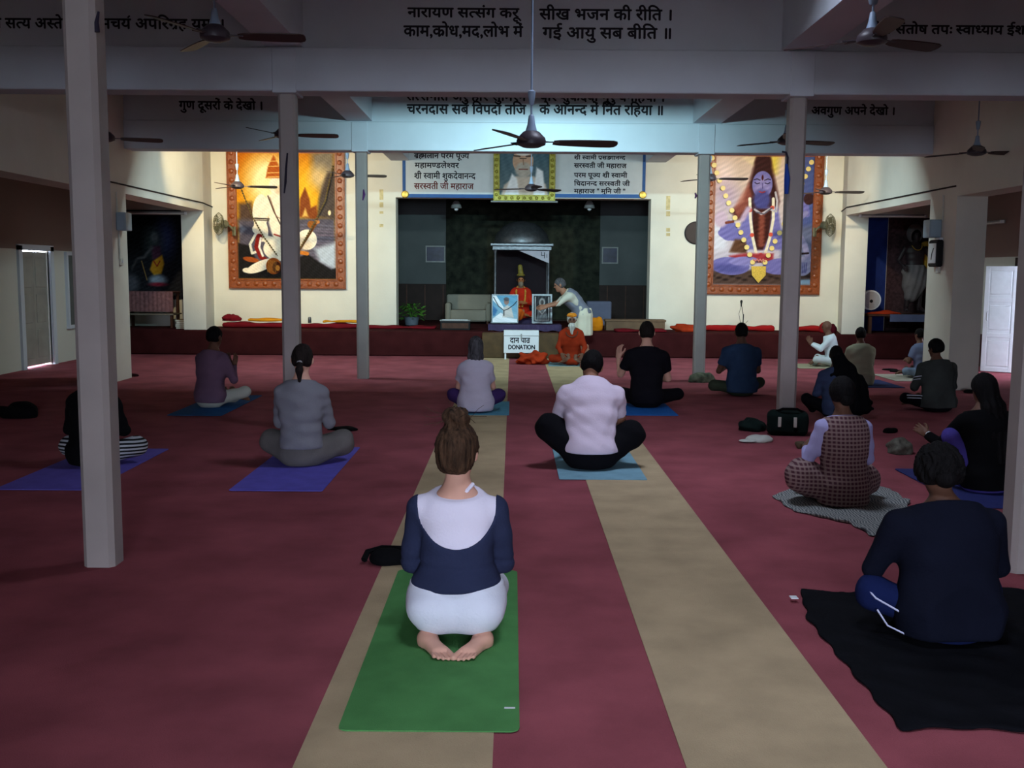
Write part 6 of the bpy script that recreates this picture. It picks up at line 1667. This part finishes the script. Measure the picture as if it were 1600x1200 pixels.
# ---- right alcove
bw = mat('deep blue paint', (24, 48, 120), rough=.8, var=.15); pw = mat('patterned hanging', (62, 40, 44), rough=.9, var=.5, vscale=16)
a, b = X_(1347, YB), X_(1380, YB); tag(MB().box(a, b, YB - .012, YB - .002, ZS, 2.7).build('wall_panel', bw), 'deep blue painted panel in the right alcove', 'panel')
a2, b2 = X_(1381, YB), X_(1470, YB); tag(MB().box(a2, b2, YB - .014, YB - .002, ZS, 2.7).build('wall_hanging', pw), 'dark reddish patterned hanging behind the standing dark statue', 'hanging')
SK['stone'] = mat('dark painted stone', (44, 32, 36), rough=.5, var=.25)
zs = atY(1425, 490, 19.85)[2]; ht = atY(1425, 354, 19.85)[2] - zs
gcl = cloth('grey statue cloth', (110, 104, 106), .15)
sc = ht / 1.78
o, j = figure('standing dark statue in a grey waistcloth on the altar of the right alcove', (X_(1426, 19.85), 19.9, zs), PI, sc, .015, H=.58, lean=.0, bend=.0, pelvis=(0, 0, .86), knees=((-.12, .02, .46), (.12, .02, .46)), ankles=((-.13, .0, .08), (.13, .0, .08)), legr=(.10, .075, .055), nod=.0, el=((.12, .0, -.24), (.12, .0, -.24)), wr=((-.06, .14, -.12), (-.04, .12, -.10)),
              feet=((-.06, .20, -.045), (.06, .20, -.045)), skin='stone', hair=H_BLACK, hairstyle='short', hairgrow=.01, seed=211, name='statue', cat='statue', group=None, build=1.2, sw=.18, eyes=True)
def wc(p):
    d = loft(p, [(0, 0, 1.02, .20, .16), (0, 0, .86, .24, .19), (0, .02, .60, .24, .18), (.06, .03, .34, .14, .13)], k=.04) + .008 * np.sin(p[..., 0] * 50 + p[..., 2] * 12); return smax(d, p[..., 2] - 1.0, .01)
j['child']('waistcloth', wc, gcl)
hp = j['hc']; j['child']('hood', lambda p: smax(ell(p, hp + np.array([0, -.06, .05]), (.17, .12, .20)), -ell(p, hp + np.array([0, .06, -.01]), (.10, .16, .13)), .02), gcl, hp - .3, hp + .32, .014)
sh = cp = j['sp'](.7); j['child']('stole', lambda p: loft(p, [(-.22, -.06, 1.45, .08, .05), (-.26, -.05, 1.15, .09, .05), (-.25, -.02, .85, .06, .05)]), cloth('ochre stole', (170, 128, 44), .2), np.array([-.45, -.25, .7]), np.array([0, .15, 1.6]), .014)
MB().tube([tuple((j['nk'] + np.array([.10 * math.cos(a), .05 + .05 * math.sin(a) + .04 * (math.sin(a) > 0), -.04 - .10 * max(0, math.sin(a))])) * sc) for a in np.linspace(0, 6.28, 17)], .01, 6).build('necklace', m_gold, o)
e = empty('altar_table', ((X_(1347, 19.8) + 8.15) / 2, 19.86, ZS), 0, 'altar table in the right alcove carrying the dark statue', 'table'); w2 = (8.15 - X_(1347, 19.8)) / 2; zt = zs - ZS - .004
MB().box(-w2, w2, -.36, .36, zt - .04, zt, .006).build('tabletop', m_brown, e)
for sx in (-1, 1):
    for y in (-.3, .3): MB().box(sx * (w2 - .06) - .03, sx * (w2 - .06) + .03, y - .03, y + .03, 0, zt - .04).build('leg', m_brown, e)
MB().box(-w2 + .42, w2, -.375, -.36, zt - .14, zt + .0, .004).build('blue_drape', cloth('blue-grey drape', (92, 98, 128), .1), e)
heap('orange_drape', 'orange cloth lying on the left end of the right alcove altar', (X_(1374, 19.6), 19.60, zs - .003), (.34, .10, .06), ox, 31)
q = (X_(1362, 19.75, 470), 19.80, atY(1362, 469, 19.75)[2]); rd = 15.5 / 1600 * 19.75
e = empty('round_drum', q, 0, 'round white-rimmed drum with a dark centre standing in the right alcove', 'drum')
MB().lathe([(rd * .9, -.03), (rd, -.02), (rd, .10), (rd * .9, .11)], 28, (0, 0, 0), 'Y').build('shell', m_white, e, True); MB().lathe([(.01, -.034), (rd * .86, -.033), (rd * .88, -.02)], 28, (0, 0, 0), 'Y').build('skin', mat('drum skin', (176, 172, 176), rough=.6), e, True)
MB().lathe([(.005, -.04), (.03, -.039), (.035, -.03)], 12, (0, 0, -.02), 'Y').build('centre_spot', m_black, e, True)

# ================================================================== belongings on the floor
def fl(x, y, z=.0005): p = onfloor(x, y); return (float(p[0]), float(p[1]), z)
blk = cloth('black fabric', (12, 12, 14), .3); dgr = cloth('dark green nylon', (22, 34, 32), .3)
e = heap('cloth_bag', 'black cloth bag with a looped strap beside the green mat', fl(612, 880, .004), (.15, .075, .085), blk, 41, .008, 'bag', .15, .010)
MB().tube([(-.15, .0, .02), (-.13, .05, .05), (-.05, .085, .06), (.05, .08, .055), (.10, .03, .04), (.14, -.02, .02)], .018, 6).build('strap', blk, e)
heap('scarf', 'black scarf lying beside the woman in grey', fl(536, 672), (.20, .06, .03), blk, 43, .012, 'scarf', 0, .012)
heap('dark_bundle', 'dark cloth bundle on the floor at the left edge', fl(30, 652), (.26, .16, .17), blk, 45, .014, 'bundle')
heap('shoe', 'dark slipper at the foot of the left white pier', fl(203, 588), (.13, .06, .05), cloth('dark slipper', (40, 16, 18)), 47, .012, 'shoe', .2, .004)
heap('jacket', 'crumpled black and green jacket left of the right middle column', fl(1174, 672, .001), (.17, .12, .13), dgr, 49, .012, 'jacket', 0, .018)
e = empty('shoulder_bag', fl(1232, 682), -.15, 'black shoulder bag with two pale straps beside the right middle column', 'bag')
V, Q = surf(lambda p: rbox(p, (0, .12, .12), (.20, .11, .12), .06) + wrinkle(p, .008, .8, 4), (-.26, -.05, -.02), (.26, .3, .3), .012); V[:, 2] = np.maximum(V[:, 2], 0); link('bag_body', np_mesh('bag_body', V, Q), dgr, e)
for x in (-.09, .06): MB().box(x - .016, x + .016, -.008, .006, .09, .19, .003).build('pale_strap', m_plast, e)
MB().tube([(-.15, .10, .22), (-.06, .02, .27), (.08, .03, .27), (.16, .12, .22)], .012, 6).build('handle', blk, e)
e = heap('cap', 'white cap lying in front of the black bags', fl(1188, 690, .001), (.13, .085, .075), cloth('white cap', (196, 198, 190), .1), 53, .010, 'cap', .1, .006)
V, Q = surf(lambda p: ell(p, (-.13, -.03, .015), (.09, .07, .012)), (-.24, -.12, -.01), (-.02, .06, .05), .008); V[:, 2] = np.maximum(V[:, 2], 0); link('peak', np_mesh('peak', V, Q), cloth('white cap', (196, 198, 190), .1), e)
heap('olive_pouch', 'small olive pouch beside the white cap', fl(1256, 700, .001), (.07, .06, .06), cloth('olive pouch', (96, 84, 66), .2), 55, .010, 'pouch')
heap('camouflage_cloth', 'camouflage patterned cloth heap at the foot of the right column nearest the stage', fl(1096, 597), (.22, .12, .16), mat('camouflage', (44, 54, 40), rough=.95, var=.4, vscale=14, var2=(110, 112, 92)), 57, .013)
heap('fleece_bag', 'fluffy grey bag behind the person at front right', fl(1406, 708), (.12, .10, .15), cloth('grey fleece', (104, 102, 92), .3, vscale=30), 59, .011, 'bag')
heap('shoe', 'black shoe near the grey fluffy bag', fl(1392, 676), (.10, .05, .05), blk, 61, .010, 'shoe', .4, .004)
heap('shoe', 'black shoe on the floor right of the man in the charcoal jacket', fl(1516, 614), (.12, .06, .06), blk, 63, .012, 'shoe', .1, .004)
heap('orange_bundle', 'heaped orange cloth before the donation box', fl(832, 569, .005), (.30, .16, .26), ox, 65, .016, 'cloth', 0, .05)
strip('floor_mat', 'thin dark mat on the floor before the stage at right', X_(1375, 17.0), X_(1412, 17.0), 16.9, .001, .02, .4, blk, 67, 'mat')
